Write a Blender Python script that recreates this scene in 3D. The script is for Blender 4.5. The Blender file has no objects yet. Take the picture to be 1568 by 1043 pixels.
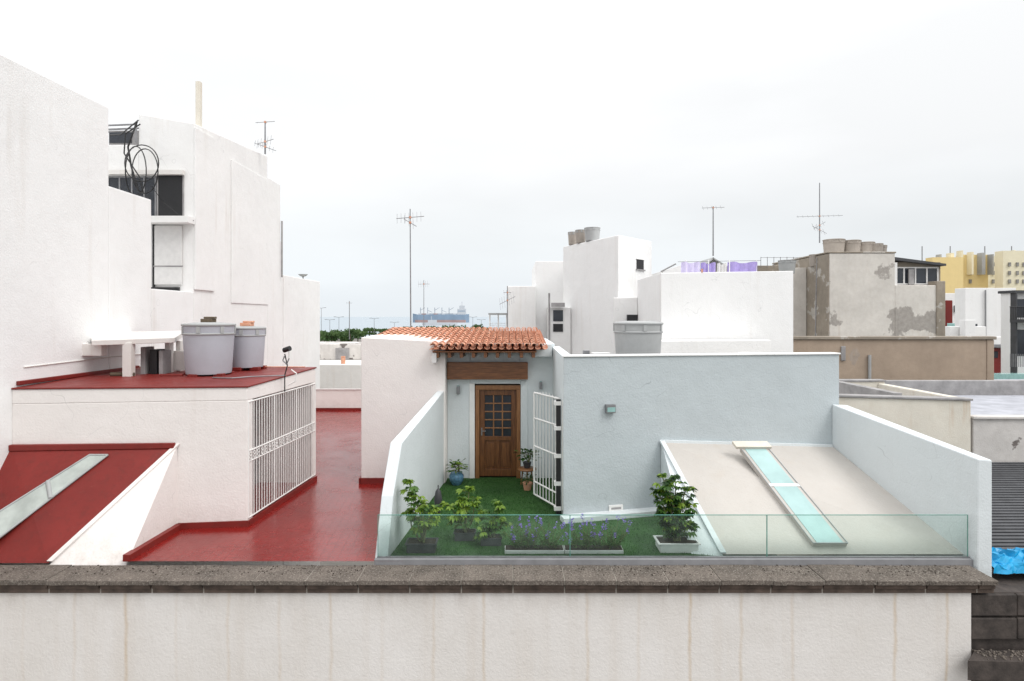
import bpy, bmesh, math, random
from mathutils import Vector, Matrix
random.seed(7)
sc = bpy.context.scene
F=900.0; H=3.6; CX=784.0; HY=485.0
def W(px,py,d): return Vector(((px-CX)/F*d, d, H-(py-HY)/F*d))
def X(px,d): return (px-CX)/F*d
def Z(py,d): return H-(py-HY)/F*d
def hit(px,py,a,b,c):
    n=(b-a).cross(c-a); o=Vector((0,0,H)); r=Vector(((px-CX)/F,1,-(py-HY)/F))
    return o+r*((a-o).dot(n)/r.dot(n))

# ------------------------------------------------------------------ materials
def s2l(c):
    return tuple((x/255/12.92 if x/255<=.04045 else ((x/255+.055)/1.055)**2.4) for x in c)
class NT:
    def __init__(s,name):
        s.m=bpy.data.materials.new(name); s.m.use_nodes=True; s.t=s.m.node_tree
        s.b=s.t.nodes['Principled BSDF']; s.tc=s.t.nodes.new('ShaderNodeTexCoord')
    def n(s,k,**kw):
        x=s.t.nodes.new(k)
        for a,b in kw.items(): setattr(x,a,b)
        return x
    def l(s,a,b): s.t.links.new(a,b)
    def noise(s,scale,detail=5,rough=.6,mp=None,off=(0,0,0)):
        x=s.n('ShaderNodeTexNoise'); x.inputs['Scale'].default_value=scale; x.inputs['Detail'].default_value=detail; x.inputs['Roughness'].default_value=rough
        m=s.n('ShaderNodeMapping'); m.inputs['Scale'].default_value=mp or (1,1,1); m.inputs['Location'].default_value=off
        s.l(s.tc.outputs['Object'],m.inputs[0]); s.l(m.outputs[0],x.inputs['Vector']); return x.outputs['Fac']
    def ramp(s,v,lo,hi,a=0.0,b=1.0):
        r=s.n('ShaderNodeMapRange'); r.inputs[1].default_value=lo; r.inputs[2].default_value=hi; r.inputs[3].default_value=a; r.inputs[4].default_value=b
        s.l(v,r.inputs[0]); return r.outputs[0]
    def mul(s,a,b,op='MULTIPLY'):
        r=s.n('ShaderNodeMath',operation=op)
        for i,v in enumerate((a,b)):
            if isinstance(v,(int,float)): r.inputs[i].default_value=v
            else: s.l(v,r.inputs[i])
        return r.outputs[0]
    def mix(s,f,a,b):
        r=s.n('ShaderNodeMix',data_type='RGBA')
        for i,v in ((0,f),(6,a),(7,b)):
            if isinstance(v,(int,float)): r.inputs[i].default_value=v
            elif isinstance(v,tuple): r.inputs[i].default_value=(*v[:3],1)
            else: s.l(v,r.inputs[i])
        return r.outputs[2]
    def bump(s,h,st=.3,dist=.02):
        b=s.n('ShaderNodeBump'); b.inputs['Strength'].default_value=st; b.inputs['Distance'].default_value=dist
        s.l(h,b.inputs['Height']); s.l(b.outputs[0],s.b.inputs['Normal'])
def plaster(name,col,var=.07,stain=.25,stcol=(.45,.36,.27),patch=0,pcol=(.3,.28,.25),rough=.85,bump=.4,psc=.5,fine=30,streak=3.0,off=(0,0,0),crack=0):
    N=NT(name)
    big=N.ramp(N.noise(.7,6,.6,off=off),.3,.7)
    c=N.mix(big,tuple(x*(1-var) for x in col),col)
    mid=N.ramp(N.noise(5,5,.7),.35,.75,0,var*.8)
    c=N.mix(mid,c,tuple(x*.7 for x in stcol))
    st=N.mul(N.ramp(N.noise(streak,4,.6,(1,1,.07),off),.55,.78),N.ramp(N.noise(.5,3,.5,off=(3,1,2)),.4,.65))
    c=N.mix(N.mul(st,stain),c,stcol)
    if crack:
        cn=N.noise(.55,3,.6,off=(2.5,0,4)); ab=N.n('ShaderNodeMath',operation='ABSOLUTE'); N.l(N.mul(cn,.5,'SUBTRACT'),ab.inputs[0])
        c=N.mix(N.mul(N.mul(N.ramp(ab.outputs[0],0,.0018,1,0),N.ramp(N.noise(1.1,2,.5,off=(1,1,1)),.5,.6)),crack),c,tuple(x*.55 for x in col))
        # rain-splash dirt just above the terrace floors (z about 0)
        sep=N.n('ShaderNodeSeparateXYZ'); N.l(N.tc.outputs['Object'],sep.inputs[0])
        zz=N.ramp(sep.outputs[2],.05,.45,1,0)
        c=N.mix(N.mul(N.mul(zz,N.ramp(N.noise(6,5,.7),.35,.7)),.28),c,tuple(x*.6 for x in stcol))
    if patch:
        p=N.ramp(N.noise(psc,8,.62,off=(5,2,off[2]+1)),patch,patch+.02)
        c=N.mix(p,c,N.mix(N.noise(6,4),tuple(x*.6 for x in pcol),tuple(min(1,x*1.3) for x in pcol)))
    N.l(c,N.b.inputs['Base Color']); N.b.inputs['Roughness'].default_value=rough
    h=N.mul(N.noise(fine,4,.6),N.mul(N.noise(2.2,3,.5),2.5),'ADD')
    N.bump(h,bump,.014)
    return N.m
def simple(name,col,rough=.6,metal=0,var=.15,sc_=8,bump=0,mp=None):
    N=NT(name)
    c=N.mix(N.ramp(N.noise(sc_,4,.6,mp),.3,.7),tuple(x*(1-var) for x in col),tuple(min(1,x*(1+var*.5)) for x in col))
    N.l(c,N.b.inputs['Base Color']); N.b.inputs['Roughness'].default_value=rough; N.b.inputs['Metallic'].default_value=metal
    if bump: N.bump(N.noise(sc_*3,4,.6,mp),bump,.01)
    return N.m
def foliage(name,c1,c2,rough=.5,sc_=9):
    N=NT(name)
    c=N.mix(N.ramp(N.noise(sc_,3,.6),.35,.65),c1,c2)
    N.l(c,N.b.inputs['Base Color']); N.b.inputs['Roughness'].default_value=rough
    tr=N.n('ShaderNodeBsdfTranslucent'); N.l(c,tr.inputs[0]); mx=N.n('ShaderNodeMixShader'); mx.inputs[0].default_value=.35
    N.l(N.b.outputs[0],mx.inputs[1]); N.l(tr.outputs[0],mx.inputs[2]); N.l(mx.outputs[0],N.t.nodes['Material Output'].inputs[0])
    return N.m
def red_paint(name,col,tiles=True):
    N=NT(name)
    v=N.ramp(N.noise(1.2,6,.65),.3,.7)
    c=N.mix(v,tuple(x*.72 for x in col),col)
    c=N.mix(N.ramp(N.noise(7,6,.75),.5,.8,0,.6),c,(col[0]*.38,col[1]*.9,col[2]*.9))
    c=N.mix(N.ramp(N.noise(3.5,7,.75,off=(3,3,0)),.6,.75,0,.35),c,(col[0]*1.15,col[1]*3.2,col[2]*3.2))
    if tiles: r=N.ramp(N.noise(1.6,6,.7),.35,.65,.10,.32)
    else: r=N.ramp(N.noise(2.5,6,.7),.3,.7,.35,.6)
    N.l(r,N.b.inputs['Roughness'])
    h=N.mul(N.noise(10,5,.65),.8)
    if tiles:
        br=N.n('ShaderNodeTexBrick'); br.inputs['Scale'].default_value=1; br.inputs['Brick Width'].default_value=.28; br.inputs['Row Height'].default_value=.14; br.inputs['Mortar Size'].default_value=.008
        mp=N.n('ShaderNodeMapping'); mp.inputs['Rotation'].default_value=(0,0,math.radians(90-5)); N.l(N.tc.outputs['Object'],mp.inputs[0]); N.l(mp.outputs[0],br.inputs[0])
        jf=N.mul(br.outputs['Fac'],N.ramp(N.noise(1.3,4,.6,off=(6,6,0)),.35,.65,.15,1))
        c=N.mix(N.mul(jf,.4),c,(col[0]*.4,col[1]*.6,col[2]*.6))
        h=N.mul(h,N.mul(jf,-1.3),'ADD')
    N.l(c,N.b.inputs['Base Color']); N.bump(h,.4,.008)
    N.b.inputs['Specular IOR Level'].default_value=.7 if tiles else .35
    return N.m
m_white=plaster('white_plaster',(.85,.845,.835),stain=.3,crack=.5)
m_white2=plaster('white_plaster_cool',(.85,.85,.845),var=.05,stain=.22,off=(4,4,0),crack=.5)
m_whitest=plaster('white_plaster_stained',(.78,.76,.73),var=.1,stain=.6,stcol=(.5,.38,.28),off=(2,1,0))
m_pink=plaster('white_plaster_warm',(.83,.79,.765),var=.06,stain=.2,crack=.5)
m_blue=plaster('pale_blue_plaster',(.50,.55,.57),var=.09,stain=.18,stcol=(.40,.40,.38),bump=.55,crack=.8)
m_blue2=plaster('pale_blue_white_plaster',(.69,.735,.75),var=.06,stain=.18,stcol=(.5,.5,.48),crack=.5)
m_slope=plaster('beige_roof_coating',(.53,.50,.465),var=.12,stain=.3,bump=.5)
m_old=plaster('peeling_plaster',(.74,.705,.655),var=.25,stain=.8,stcol=(.40,.31,.22),patch=.60,pcol=(.38,.35,.32),psc=.42,off=(1,7,0))
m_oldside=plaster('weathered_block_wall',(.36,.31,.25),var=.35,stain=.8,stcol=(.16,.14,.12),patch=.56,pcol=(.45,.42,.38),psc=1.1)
m_tan=plaster('tan_render',(.44,.345,.265),var=.25,stain=.6,stcol=(.24,.18,.13),patch=.64,pcol=(.36,.30,.25),psc=.8)
m_cream=plaster('cream_stained_plaster',(.76,.72,.63),var=.15,stain=1.0,stcol=(.46,.25,.10),streak=4,off=(9,0,0))
m_rough=plaster('rough_white_wall',(.72,.69,.66),var=.25,stain=.6,stcol=(.25,.2,.17),patch=.55,pcol=(.16,.14,.13),psc=1.0)
m_capgrey=simple('grey_cement',(.33,.32,.32),.9,var=.3,sc_=3,bump=.4)
m_lavender=simple('grey_roof_felt',(.40,.41,.45),.85,var=.25,sc_=2.5,bump=.3)
m_yellow=plaster('yellow_facade',(.80,.63,.30),stain=.1)
m_creamf=plaster('pale_yellow_facade',(.80,.74,.55),stain=.1)
m_red=red_paint('red_tile_floor_paint',s2l((132,28,24)))
m_redroof=red_paint('red_roof_paint',s2l((128,40,35)),False)
def mk_stone():
    N=NT('brown_volcanic_stone')
    c=N.mix(N.ramp(N.noise(2.2,6,.7),.3,.7),(.085,.070,.058),(.21,.175,.148))
    c=N.mix(N.ramp(N.noise(38,3,.7),.52,.68),c,(.33,.29,.25))
    c=N.mix(N.ramp(N.noise(50,3,.7,off=(3,3,3)),.55,.68),c,(.03,.025,.02))
    N.l(c,N.b.inputs['Base Color']); N.b.inputs['Roughness'].default_value=.95
    N.bump(N.noise(40,6,.75),1,.025); return N.m
m_stone=mk_stone()
m_mould=simple('brown_stone_moulding',(.095,.068,.054),.9,var=.55,sc_=5,bump=.8)
m_mortar=simple('pale_mortar',(.30,.27,.235),.95,var=.3,sc_=20)
m_stonedark=simple('dark_basalt',(.06,.048,.042),.85,var=.5,sc_=6,bump=.8)
def mk_front():
    N=NT('facade_plaster_with_drips')
    v=N.ramp(N.noise(.8,6,.6),.3,.7); c=N.mix(v,(.675,.64,.605),(.745,.715,.69))
    c=N.mix(N.ramp(N.noise(2.2,5,.6,(1,1,.05)),.5,.8,0,.5),c,(.60,.53,.46))
    c=N.mix(N.ramp(N.noise(9,6,.75),.55,.8,0,.3),c,(.45,.40,.36))
    sep=N.n('ShaderNodeSeparateXYZ'); N.l(N.tc.outputs['Object'],sep.inputs[0])
    wob=N.ramp(N.noise(1.6,3,.6),0,1,-.05,.05)
    xx=N.mul(N.mul(N.mul(sep.outputs[0],wob,'ADD'),.72,'DIVIDE'),.033+20,'ADD')
    fr=N.n('ShaderNodeMath',operation='FRACT'); N.l(xx,fr.inputs[0])
    ab=N.n('ShaderNodeMath',operation='ABSOLUTE'); N.l(N.mul(fr.outputs[0],.5,'SUBTRACT'),ab.inputs[0])
    band=N.ramp(ab.outputs[0],0,.05,1,0)
    which=N.ramp(N.noise(.9,1,.5,(1,.01,.01),(7,0,0)),.40,.60)
    s=N.mul(N.mul(band,which),N.ramp(N.noise(4,4,.7,(1,1,.3)),.3,.7,.15,.85))
    c=N.mix(s,c,(.52,.38,.23))
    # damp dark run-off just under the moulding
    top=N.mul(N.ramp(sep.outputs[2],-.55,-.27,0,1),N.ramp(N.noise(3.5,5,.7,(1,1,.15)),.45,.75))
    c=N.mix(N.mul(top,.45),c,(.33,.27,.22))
    N.l(c,N.b.inputs['Base Color']); N.b.inputs['Roughness'].default_value=.85
    N.bump(N.mul(N.noise(30,4,.6),N.noise(3,3,.5),'ADD'),.45,.014); return N.m
m_front=mk_front()
def mk_grass():
    N=NT('artificial_grass')
    c=N.mix(N.ramp(N.noise(1.6,4,.6),.3,.7),(.014,.06,.009),(.030,.105,.014))
    c=N.mix(N.ramp(N.noise(60,3,.7),.45,.7),c,(.042,.125,.02))
    N.l(c,N.b.inputs['Base Color']); N.b.inputs['Roughness'].default_value=.8
    N.bump(N.noise(90,3,.7),.8,.02); return N.m
m_grass=mk_grass()
m_blade=foliage('grass_blade',(.016,.07,.010),(.038,.13,.02),.6,3)
def mk_tile():
    N=NT('terracotta_tile')
    c=N.mix(N.ramp(N.noise(4,5,.6),.3,.7),(.56,.24,.145),(.72,.38,.25))
    c=N.mix(N.ramp(N.noise(12,5,.7),.5,.72,0,.7),c,(.68,.50,.40))
    c=N.mix(N.ramp(N.noise(20,4,.7,off=(5,5,5)),.6,.75,0,.6),c,(.25,.12,.08))
    N.l(c,N.b.inputs['Base Color']); N.b.inputs['Roughness'].default_value=.85; N.bump(N.noise(40,4,.6),.3,.01); return N.m
m_tile=mk_tile()
def mk_wood(name,a,b,mp=(6,6,.5)):
    N=NT(name)
    c=N.mix(N.ramp(N.noise(6,6,.65,mp),.3,.7),a,b)
    N.l(c,N.b.inputs['Base Color']); N.b.inputs['Roughness'].default_value=.38; N.bump(N.noise(12,4,.6,mp),.2,.01); return N.m
m_wood=mk_wood('varnished_wood',(.075,.025,.009),(.21,.085,.028))
m_woodlt=mk_wood('wood_frame_light',(.17,.07,.025),(.32,.15,.06))
m_woodh=mk_wood('wood_beam',(.10,.036,.014),(.27,.11,.042),(.6,6,6))
m_dark=simple('dark_interior',(.012,.012,.014),.5)
m_dkglass=simple('window_glass_dark',(.03,.035,.045),.08,var=.3,sc_=2)
m_farglass=simple('window_glass_far',(.28,.27,.25),.3,var=.3,sc_=2)
m_metalw=simple('white_painted_metal',(.80,.79,.77),.45,var=.06)
m_metalg=simple('grey_metal',(.28,.28,.29),.45,.6,var=.2)
m_black=simple('black_rubber',(.015,.015,.016),.5)
m_tank=plaster('fibre_cement_tank',(.46,.47,.52),var=.14,stain=.5,stcol=(.26,.26,.26),rough=.6,bump=.12,streak=6)
m_tanklid=plaster('tank_lid',(.44,.45,.45),var=.2,stain=.5,stcol=(.22,.22,.2),rough=.7,bump=.2)
m_tankbr=plaster('weathered_tank',(.48,.43,.38),var=.3,stain=.7,stcol=(.22,.18,.15),bump=.3)
m_kerb=simple('kerb_grey',(.24,.24,.25),.7,var=.15,sc_=5)
m_purple=simple('purple_cloth',(.38,.31,.62),.8); m_purple2=simple('lilac_cloth',(.60,.55,.75),.8)
m_blueplastic=simple('blue_tarp',(.01,.33,.62),.35,var=.3,sc_=6)
m_pot=simple('blue_ceramic',(.10,.22,.33),.25,var=.5,sc_=20); m_potd=simple('dark_pot',(.05,.05,.055),.6); m_potw=simple('white_planter',(.70,.69,.68),.6,var=.08)
m_soil=simple('soil',(.04,.028,.02),.95,var=.4,sc_=30,bump=.6)
m_leafA=foliage('leaf_bright',(.13,.23,.02),(.24,.36,.045)); m_leafB=foliage('leaf_dark',(.010,.038,.010),(.035,.09,.018)); m_leafC=foliage('leaf_mid',(.03,.09,.012),(.085,.18,.025))
m_farleaf=foliage('far_foliage',(.05,.10,.035),(.11,.18,.06),.8,.3)
m_stem=simple('plant_stem',(.14,.15,.06),.7); m_bark=simple('bark',(.12,.09,.06),.9)
m_flower=foliage('lavender_flower',(.20,.12,.50),(.36,.26,.70),.7,30)
m_louver=simple('dark_corrugated',(.06,.062,.068),.6,var=.3,sc_=3)
m_teal=simple('teal_glass',(.30,.50,.48),.15)
def mk_glass(name,tint,spec):
    N=NT(name); t=N.t; t.nodes.remove(N.b)
    tr=N.n('ShaderNodeBsdfTransparent'); tr.inputs[0].default_value=(*tint,1)
    gl=N.n('ShaderNodeBsdfGlossy'); gl.inputs['Roughness'].default_value=.02; gl.inputs[0].default_value=(.9,1,.97,1)
    df=N.n('ShaderNodeBsdfDiffuse'); df.inputs[0].default_value=(.65,.8,.75,1)
    fr=N.n('ShaderNodeFresnel'); fr.inputs[0].default_value=1.4
    m1=N.n('ShaderNodeMixShader'); N.l(fr.outputs[0],m1.inputs[0]); N.l(tr.outputs[0],m1.inputs[1]); N.l(gl.outputs[0],m1.inputs[2])
    m2=N.n('ShaderNodeMixShader'); N.l(N.ramp(N.noise(3.5,6,.7),.35,.8,spec*.15,spec),m2.inputs[0]); N.l(m1.outputs[0],m2.inputs[1]); N.l(df.outputs[0],m2.inputs[2])
    N.l(m2.outputs[0],t.nodes['Material Output'].inputs[0]); return N.m
m_glass=mk_glass('railing_glass',(.86,.945,.915),.08)
m_glassedge=simple('glass_green_edge',(.12,.30,.25),.2)
m_sky1=simple('skylight_glass',(.36,.52,.51),.12,var=.2,sc_=1.5)
m_sky2=simple('skylight_glass_dusty',(.46,.50,.47),.3,var=.25,sc_=3)
def mk_sea():
    N=NT('sea_water'); N.b.inputs['Base Color'].default_value=(.33,.38,.42,1); N.b.inputs['Roughness'].default_value=.6
    N.b.inputs['Specular IOR Level'].default_value=.4; N.bump(N.noise(.08,4,.6,(1,.3,1)),.3,1); return N.m
m_sea=mk_sea()
m_ground=simple('city_ground',(.16,.15,.135),.95,var=.4,sc_=.02)
m_asphalt=simple('asphalt',(.05,.05,.052),.9,var=.2,sc_=2)

# ------------------------------------------------------------------ mesh builder
class MB:
    def __init__(s): s.v=[];s.f=[];s.mi=[];s.sm=[];s.mats=[]
    def add(s,vs,fs,mat,smooth=False):
        if mat not in s.mats: s.mats.append(mat)
        k=s.mats.index(mat); o=len(s.v); s.v+= [tuple(v) for v in vs]
        for f in fs: s.f.append([i+o for i in f]); s.mi.append(k); s.sm.append(smooth)
    def prism(s,pts,z0,z1,mat,top=None):
        n=len(pts); z0=z0 if isinstance(z0,(list,tuple)) else [z0]*n; z1=z1 if isinstance(z1,(list,tuple)) else [z1]*n
        vs=[(p[0],p[1],z0[i]) for i,p in enumerate(pts)]+[(p[0],p[1],z1[i]) for i,p in enumerate(pts)]
        fs=[[i,(i+1)%n,n+(i+1)%n,n+i] for i in range(n)]+[list(range(n))[::-1]]
        tf=[list(range(n,2*n))]
        if top is None: s.add(vs,fs+tf,mat)
        else: s.add(vs,fs,mat); s.add(vs,tf,top)
    def box(s,x0,x1,y0,y1,z0,z1,mat,top=None):
        s.prism([(x0,y0),(x1,y0),(x1,y1),(x0,y1)],z0,z1,mat,top)
    def slab(s,a,b,c,d,t,mat):
        n=(b-a).cross(c-a).normalized()
        if n.z<0: n=-n
        lo=[p-n*t for p in (a,b,c,d)]; vs=[a,b,c,d]+lo
        s.add(vs,[[0,1,2,3],[7,6,5,4],[0,4,5,1],[1,5,6,2],[2,6,7,3],[3,7,4,0]],mat)
    def tube(s,p,q,r,mat,n=8,r2=None,smooth=True):
        p=Vector(p);q=Vector(q); r2=r if r2 is None else r2; a=(q-p)
        if a.length<1e-6: return
        a.normalize(); u=a.orthogonal().normalized(); w=a.cross(u)
        vs=[];
        for c,rr in ((p,r),(q,r2)):
            for i in range(n):
                t=2*math.pi*i/n; vs.append(c+(u*math.cos(t)+w*math.sin(t))*rr)
        s.add(vs,[[i,(i+1)%n,n+(i+1)%n,n+i] for i in range(n)],mat,smooth)
        s.add(vs,[list(range(n))[::-1],list(range(n,2*n))],mat)
    def path(s,pts,r,mat,n=6):
        for a,b in zip(pts[:-1],pts[1:]): s.tube(a,b,r,mat,n)
    def lathe(s,cx,cy,prof,mat,n=40,smooth=True,z0=0):
        vs=[];fs=[]
        for r,z in prof:
            for i in range(n):
                t=2*math.pi*i/n; vs.append((cx+r*math.cos(t),cy+r*math.sin(t),z+z0))
        for k in range(len(prof)-1):
            for i in range(n): fs.append([k*n+i,k*n+(i+1)%n,(k+1)*n+(i+1)%n,(k+1)*n+i])
        s.add(vs,fs,mat,smooth); m=len(prof)-1
        s.add([vs[i] for i in range(n)],[list(range(n))[::-1]],mat); s.add([vs[m*n+i] for i in range(n)],[list(range(n))],mat)
    def obj(s,name,parent=None,bevel=0,recalc=True):
        me=bpy.data.meshes.new(name); me.from_pydata(s.v,[],s.f)
        for m in s.mats: me.materials.append(m)
        me.polygons.foreach_set('material_index',s.mi); me.polygons.foreach_set('use_smooth',s.sm); me.update()
        if recalc:
            bm=bmesh.new(); bm.from_mesh(me); bmesh.ops.recalc_face_normals(bm,faces=bm.faces); bm.to_mesh(me); bm.free()
        o=bpy.data.objects.new(name,me); sc.collection.objects.link(o)
        if bevel:
            b=o.modifiers.new('bevel','BEVEL'); b.width=bevel; b.segments=2; b.limit_method='ANGLE'; b.angle_limit=math.radians(50)
        if parent: o.parent=parent
        return o
def E(name):
    o=bpy.data.objects.new(name,None); sc.collection.objects.link(o); return o
GZ=-12.0

# ------------------------------------------------------------------ ground, sea
g=MB(); g.add([(-30000,-300,GZ),(30000,-300,GZ),(30000,40000,GZ),(-30000,40000,GZ)],[[0,1,2,3]],m_ground); g.obj('ground')
g=MB(); g.add([(-30000,420,GZ+.6),(30000,420,GZ+.6),(30000,39900,GZ+.6),(-30000,39900,GZ+.6)],[[0,1,2,3]],m_sea); g.obj('sea')
g=MB(); g.add([(-60,1,GZ+.01),(60,1,GZ+.01),(60,8.1,GZ+.01),(-60,8.1,GZ+.01)],[[0,1,2,3]],m_asphalt); g.obj('street')

# ------------------------------------------------------------------ foreground facade
b=E('foreground_building')
g=MB(); g.box(-14,6.45,8.25,8.6,GZ,-.26,m_front); g.obj('facade_wall',b,.01)
g=MB(); g2=MB()
st=.72
xs=[X(75,8.2)+st*j for j in range(-11,19)]
for a in xs:
    if a>X(1500,8.2): break
    e=min(a+st-.013, X(1523,8.2))
    j=random.uniform(-.006,.006)
    nseg=14
    fr=[(a+(e-a)*k/nseg, 8.135+j+random.uniform(-.007,.007)) for k in range(nseg+1)]
    g.prism(fr+[(e,8.655),(a,8.655)],-.12,-.055+j,m_stone)
    g2.prism([(a+.002,8.18+j),(e-.002,8.18+j),(e-.002,8.6),(a+.002,8.6)],-.19,-.1202,m_mould)
    g2.prism([(a+.001,8.205),(e-.001,8.205),(e-.001,8.6),(a+.001,8.6)],-.262,-.1902,m_mould)
g.obj('coping_stones',b,.006); g2.obj('coping_moulding',b,.008)
g=MB(); g.box(-14,X(1520,8.2),8.21,8.58,-.257,-.125,m_mortar); g.box(-14,X(1520,8.2),8.15,8.65,-.119,-.066,m_mortar); g.obj('coping_joint_mortar',b)
g=MB()
for i in range(1500):
    px=random.uniform(-8.5,6.6); py=random.uniform(8.3,8.64); r=random.uniform(.004,.016)
    g.box(px,px+r,py,py+r,-.062,-.055+r*.5,random.choice((m_stone,m_stone,m_mortar,m_soil)))
g.obj('coping_grit',b)
g=MB()
g.box(6.455,12,8.32,8.9,GZ,-.30,m_stonedark)
for zz in (-.95,-.62):
    g.box(6.46,7.1,8.26,8.319,zz+.01,zz+.31,m_stonedark); g.box(7.115,9.0,8.27,8.319,zz+.01,zz+.31,m_stonedark)
g.obj('side_stone_pier',b,.015)
g=MB()
g.prism([(6.2,8.0),(12,7.7),(12,8.25),(6.5,8.249)],-1.35,-1.08,m_stonedark)
for i in range(500):
    px=random.uniform(6.45,8.5); py=random.uniform(7.9,8.24); r=random.uniform(.008,.03)
    if py<8.0-(px-6.2)*.05+.02: continue
    g.box(px,px+r,py,py+r,-1.082,-1.08+r*.6,m_stone)
g.obj('street_corner_cornice',b,.02)

# ------------------------------------------------------------------ left tall house
b=E('white_house')
XL=-8.23
g=MB()
g.box(-14,XL,4.0,12.0,GZ,[7.75,7.75,7.87,7.87],m_white2)
g.box(-14,XL-.002,12.002,13.42,GZ,6.27,m_white2)
g.box(-14,XL,13.422,15.2,GZ,4.24,m_white2)
g.box(-9.66,XL,15.202,19.8,GZ,[8.85,8.6,9.0,9.1],m_white)
g.box(-14,-9.661,15.21,19.8,GZ,8.05,m_white)
g.box(-14,XL,19.802,20.9,GZ,8.29,m_white)
g.box(-14,XL-.03,20.902,21.2,GZ,6.3,m_white)
g.box(-14,XL,21.202,25.2,GZ,5.1,m_white)
g.obj('walls',b,.02)
g=MB()
g.box(XL+.001,XL+.05,15.2,16.2,4.3,8.5,m_white); g.box(XL+.001,XL+.03,17.2,19.79,4.0,8.2,m_white)
g.obj('wall_pilasters',b,.01)
g=MB()
d=15.2
def wnd(g,px0,px1,py0,py1,d,glass=m_dkglass,fr=m_metalg,t=.05,nx=1,ny=1,out=.03):
    x0,x1=X(px0,d),X(px1,d); z1,z0=Z(py0,d),Z(py1,d)
    g.box(x0+t,x1-t,d-.012,d+.1,z0+t,z1-t,glass)
    g.box(x0,x1,d-out,d+.05,z0,z0+t,fr); g.box(x0,x1,d-out,d+.05,z1-t,z1,fr)
    g.box(x0,x0+t,d-out,d+.05,z0+t+.001,z1-t-.001,fr); g.box(x1-t,x1,d-out,d+.05,z0+t+.001,z1-t-.001,fr)
    for i in range(1,nx):
        xx=x0+(x1-x0)*i/nx; g.box(xx-t/2,xx+t/2,d-out+.004,d+.05,z0+t+.001,z1-t-.001,fr)
    for i in range(1,ny):
        zz=z0+(z1-z0)*i/ny; g.box(x0+t+.001,x1-t-.001,d-out+.007,d+.05,zz-t/2,zz+t/2,fr)
wnd(g,241,282,266,333,d,m_dark,m_capgrey,.03)
wnd(g,165,240,270,333,d,m_dkglass,m_metalg,.04,4)
g.box(X(160,d),X(284,d),d-.14,d-.03,Z(269,d),Z(262,d),m_whitest)
g.box(X(225,d),X(299,d),d-.35,d-.01,Z(344,d),Z(334,d),m_white)
g.box(X(238,d),X(280,d),d-.05,d-.01,Z(436,d),Z(346,d),m_potw); g.box(X(235,d),X(238,d),d-.055,d-.012,Z(440,d),Z(344,d),m_dark)
g.box(X(237,d),X(282,d),d-.06,d-.05,Z(409,d),Z(407,d),m_capgrey)
g.box(X(232,d),X(276,d),d-.065,d-.01,4.25,4.36,m_dark)
g.box(-10.5,-9.67,15.31,16.5,8.051,8.45,m_capgrey); g.box(-10.48,-9.9,15.29,15.309,8.12,8.4,m_dkglass)
for k in range(4): g.tube((-10.7,15.15+k*.3,8.52),(-9.67,15.15+k*.3,8.56),.025,m_metalg,6)
g.tube((-10.7,15.15,8.5),(-10.7,16.2,8.5),.03,m_metalg,6); g.tube((-9.69,15.15,8.1),(-9.69,15.15,8.56),.025,m_metalg,6)
g.obj('windows_and_ledges',b,.006)
g=MB()
g.box(X(299,16),X(306,16),16,16.13,8.6,Z(124,16),m_cream); g.obj('flue_pipe',b,.01)
g=MB()
for (cx,cz,rx,rz_,ph) in ((217,250,26,28,0),(222,262,20,34,.5),(208,262,16,38,1.0)):
    pts=[W(cx+rx*math.cos(t+ph),cz+rz_*math.sin(t+ph),14.6+.12*math.sin(t*2)) for t in [2*math.pi*i/28 for i in range(29)]]
    g.path(pts,.014,m_black)
g.path([W(210,186,14.7),W(203,205,14.6),W(196,225,14.6),W(201,255,14.6),W(212,292,14.6)],.022,m_black)
g.path([W(215,190,14.7),W(192,205,14.6),W(190,235,14.6),W(213,270,14.6),W(220,297,14.6)],.016,m_black)
g.path([W(168,207,14),W(185,206,14.4),W(212,184,14.7)],.016,m_black)
g.path([W(232,285,14.6),W(250,310,15.0),W(275,330,15.05),W(297,338,15.1)],.008,m_black)
g.obj('cable_coil',b)
g=MB(); g.tube((XL+.05,20.9,5),(XL+.05,20.9,7.0),.03,m_capgrey)
g.path([(XL+.01,9.9,2.75),(XL+.01,12.4,2.78),(XL+.01,16.0,2.75)],.012,m_whitest)
g.obj('pipes',b)

# ------------------------------------------------------------------ outbuilding with red roof & grille
b=E('outbuilding')
A=(-8.23,9.67);B=(-4.55,10.1);C=(-4.33,12.96);D=(-8.23,12.96)
g=MB()
def lerp(p,q,t): return (p[0]+(q[0]-p[0])*t,p[1]+(q[1]-p[1])*t)
g.prism([A,B,(B[0]+.01,B[1]+.2),(A[0],A[1]+.2)],-.3,2.16,m_pink)
g.prism([A,B,C,D],2.161,[2.40,2.38,2.46,2.46],m_pink)
g.prism([(-5.6,10.31),(-5.5,10.31),(-5.5,12.9),(-5.6,12.9)],-.3,2.16,m_capgrey)
g.prism([(-8.2,12.76),(-4.36,12.76),(-4.33,12.96),(-8.2,12.96)],-.3,2.16,m_pink)
g.obj('walls',b,.012)
g=MB()
g.prism([(A[0]+.002,A[1]-.02),(B[0]+.02,B[1]-.02),(C[0]+.02,C[1]+.02),(D[0]+.002,D[1])],[2.401,2.381,2.461,2.461],[2.43,2.412,2.49,2.49],m_redroof)
g.box(XL+.002,XL+.06,9.75,12.9,2.46,2.53,m_redroof)
g.obj('red_roof',b,.01)
g=MB()
g.prism([(-5.66,B[1]-.15),(B[0]+.03,B[1]-.03),(B[0]+.03,B[1]+.005),(-5.66,B[1]-.11)],-.01,.10,m_redroof)
g.prism([(B[0]-.05,B[1]+.01),(B[0]+.035,B[1]+.01),(C[0]+.035,C[1]),(C[0]-.05,C[1])],.0,.09,m_redroof)
g.obj('red_skirting',b)
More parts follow.
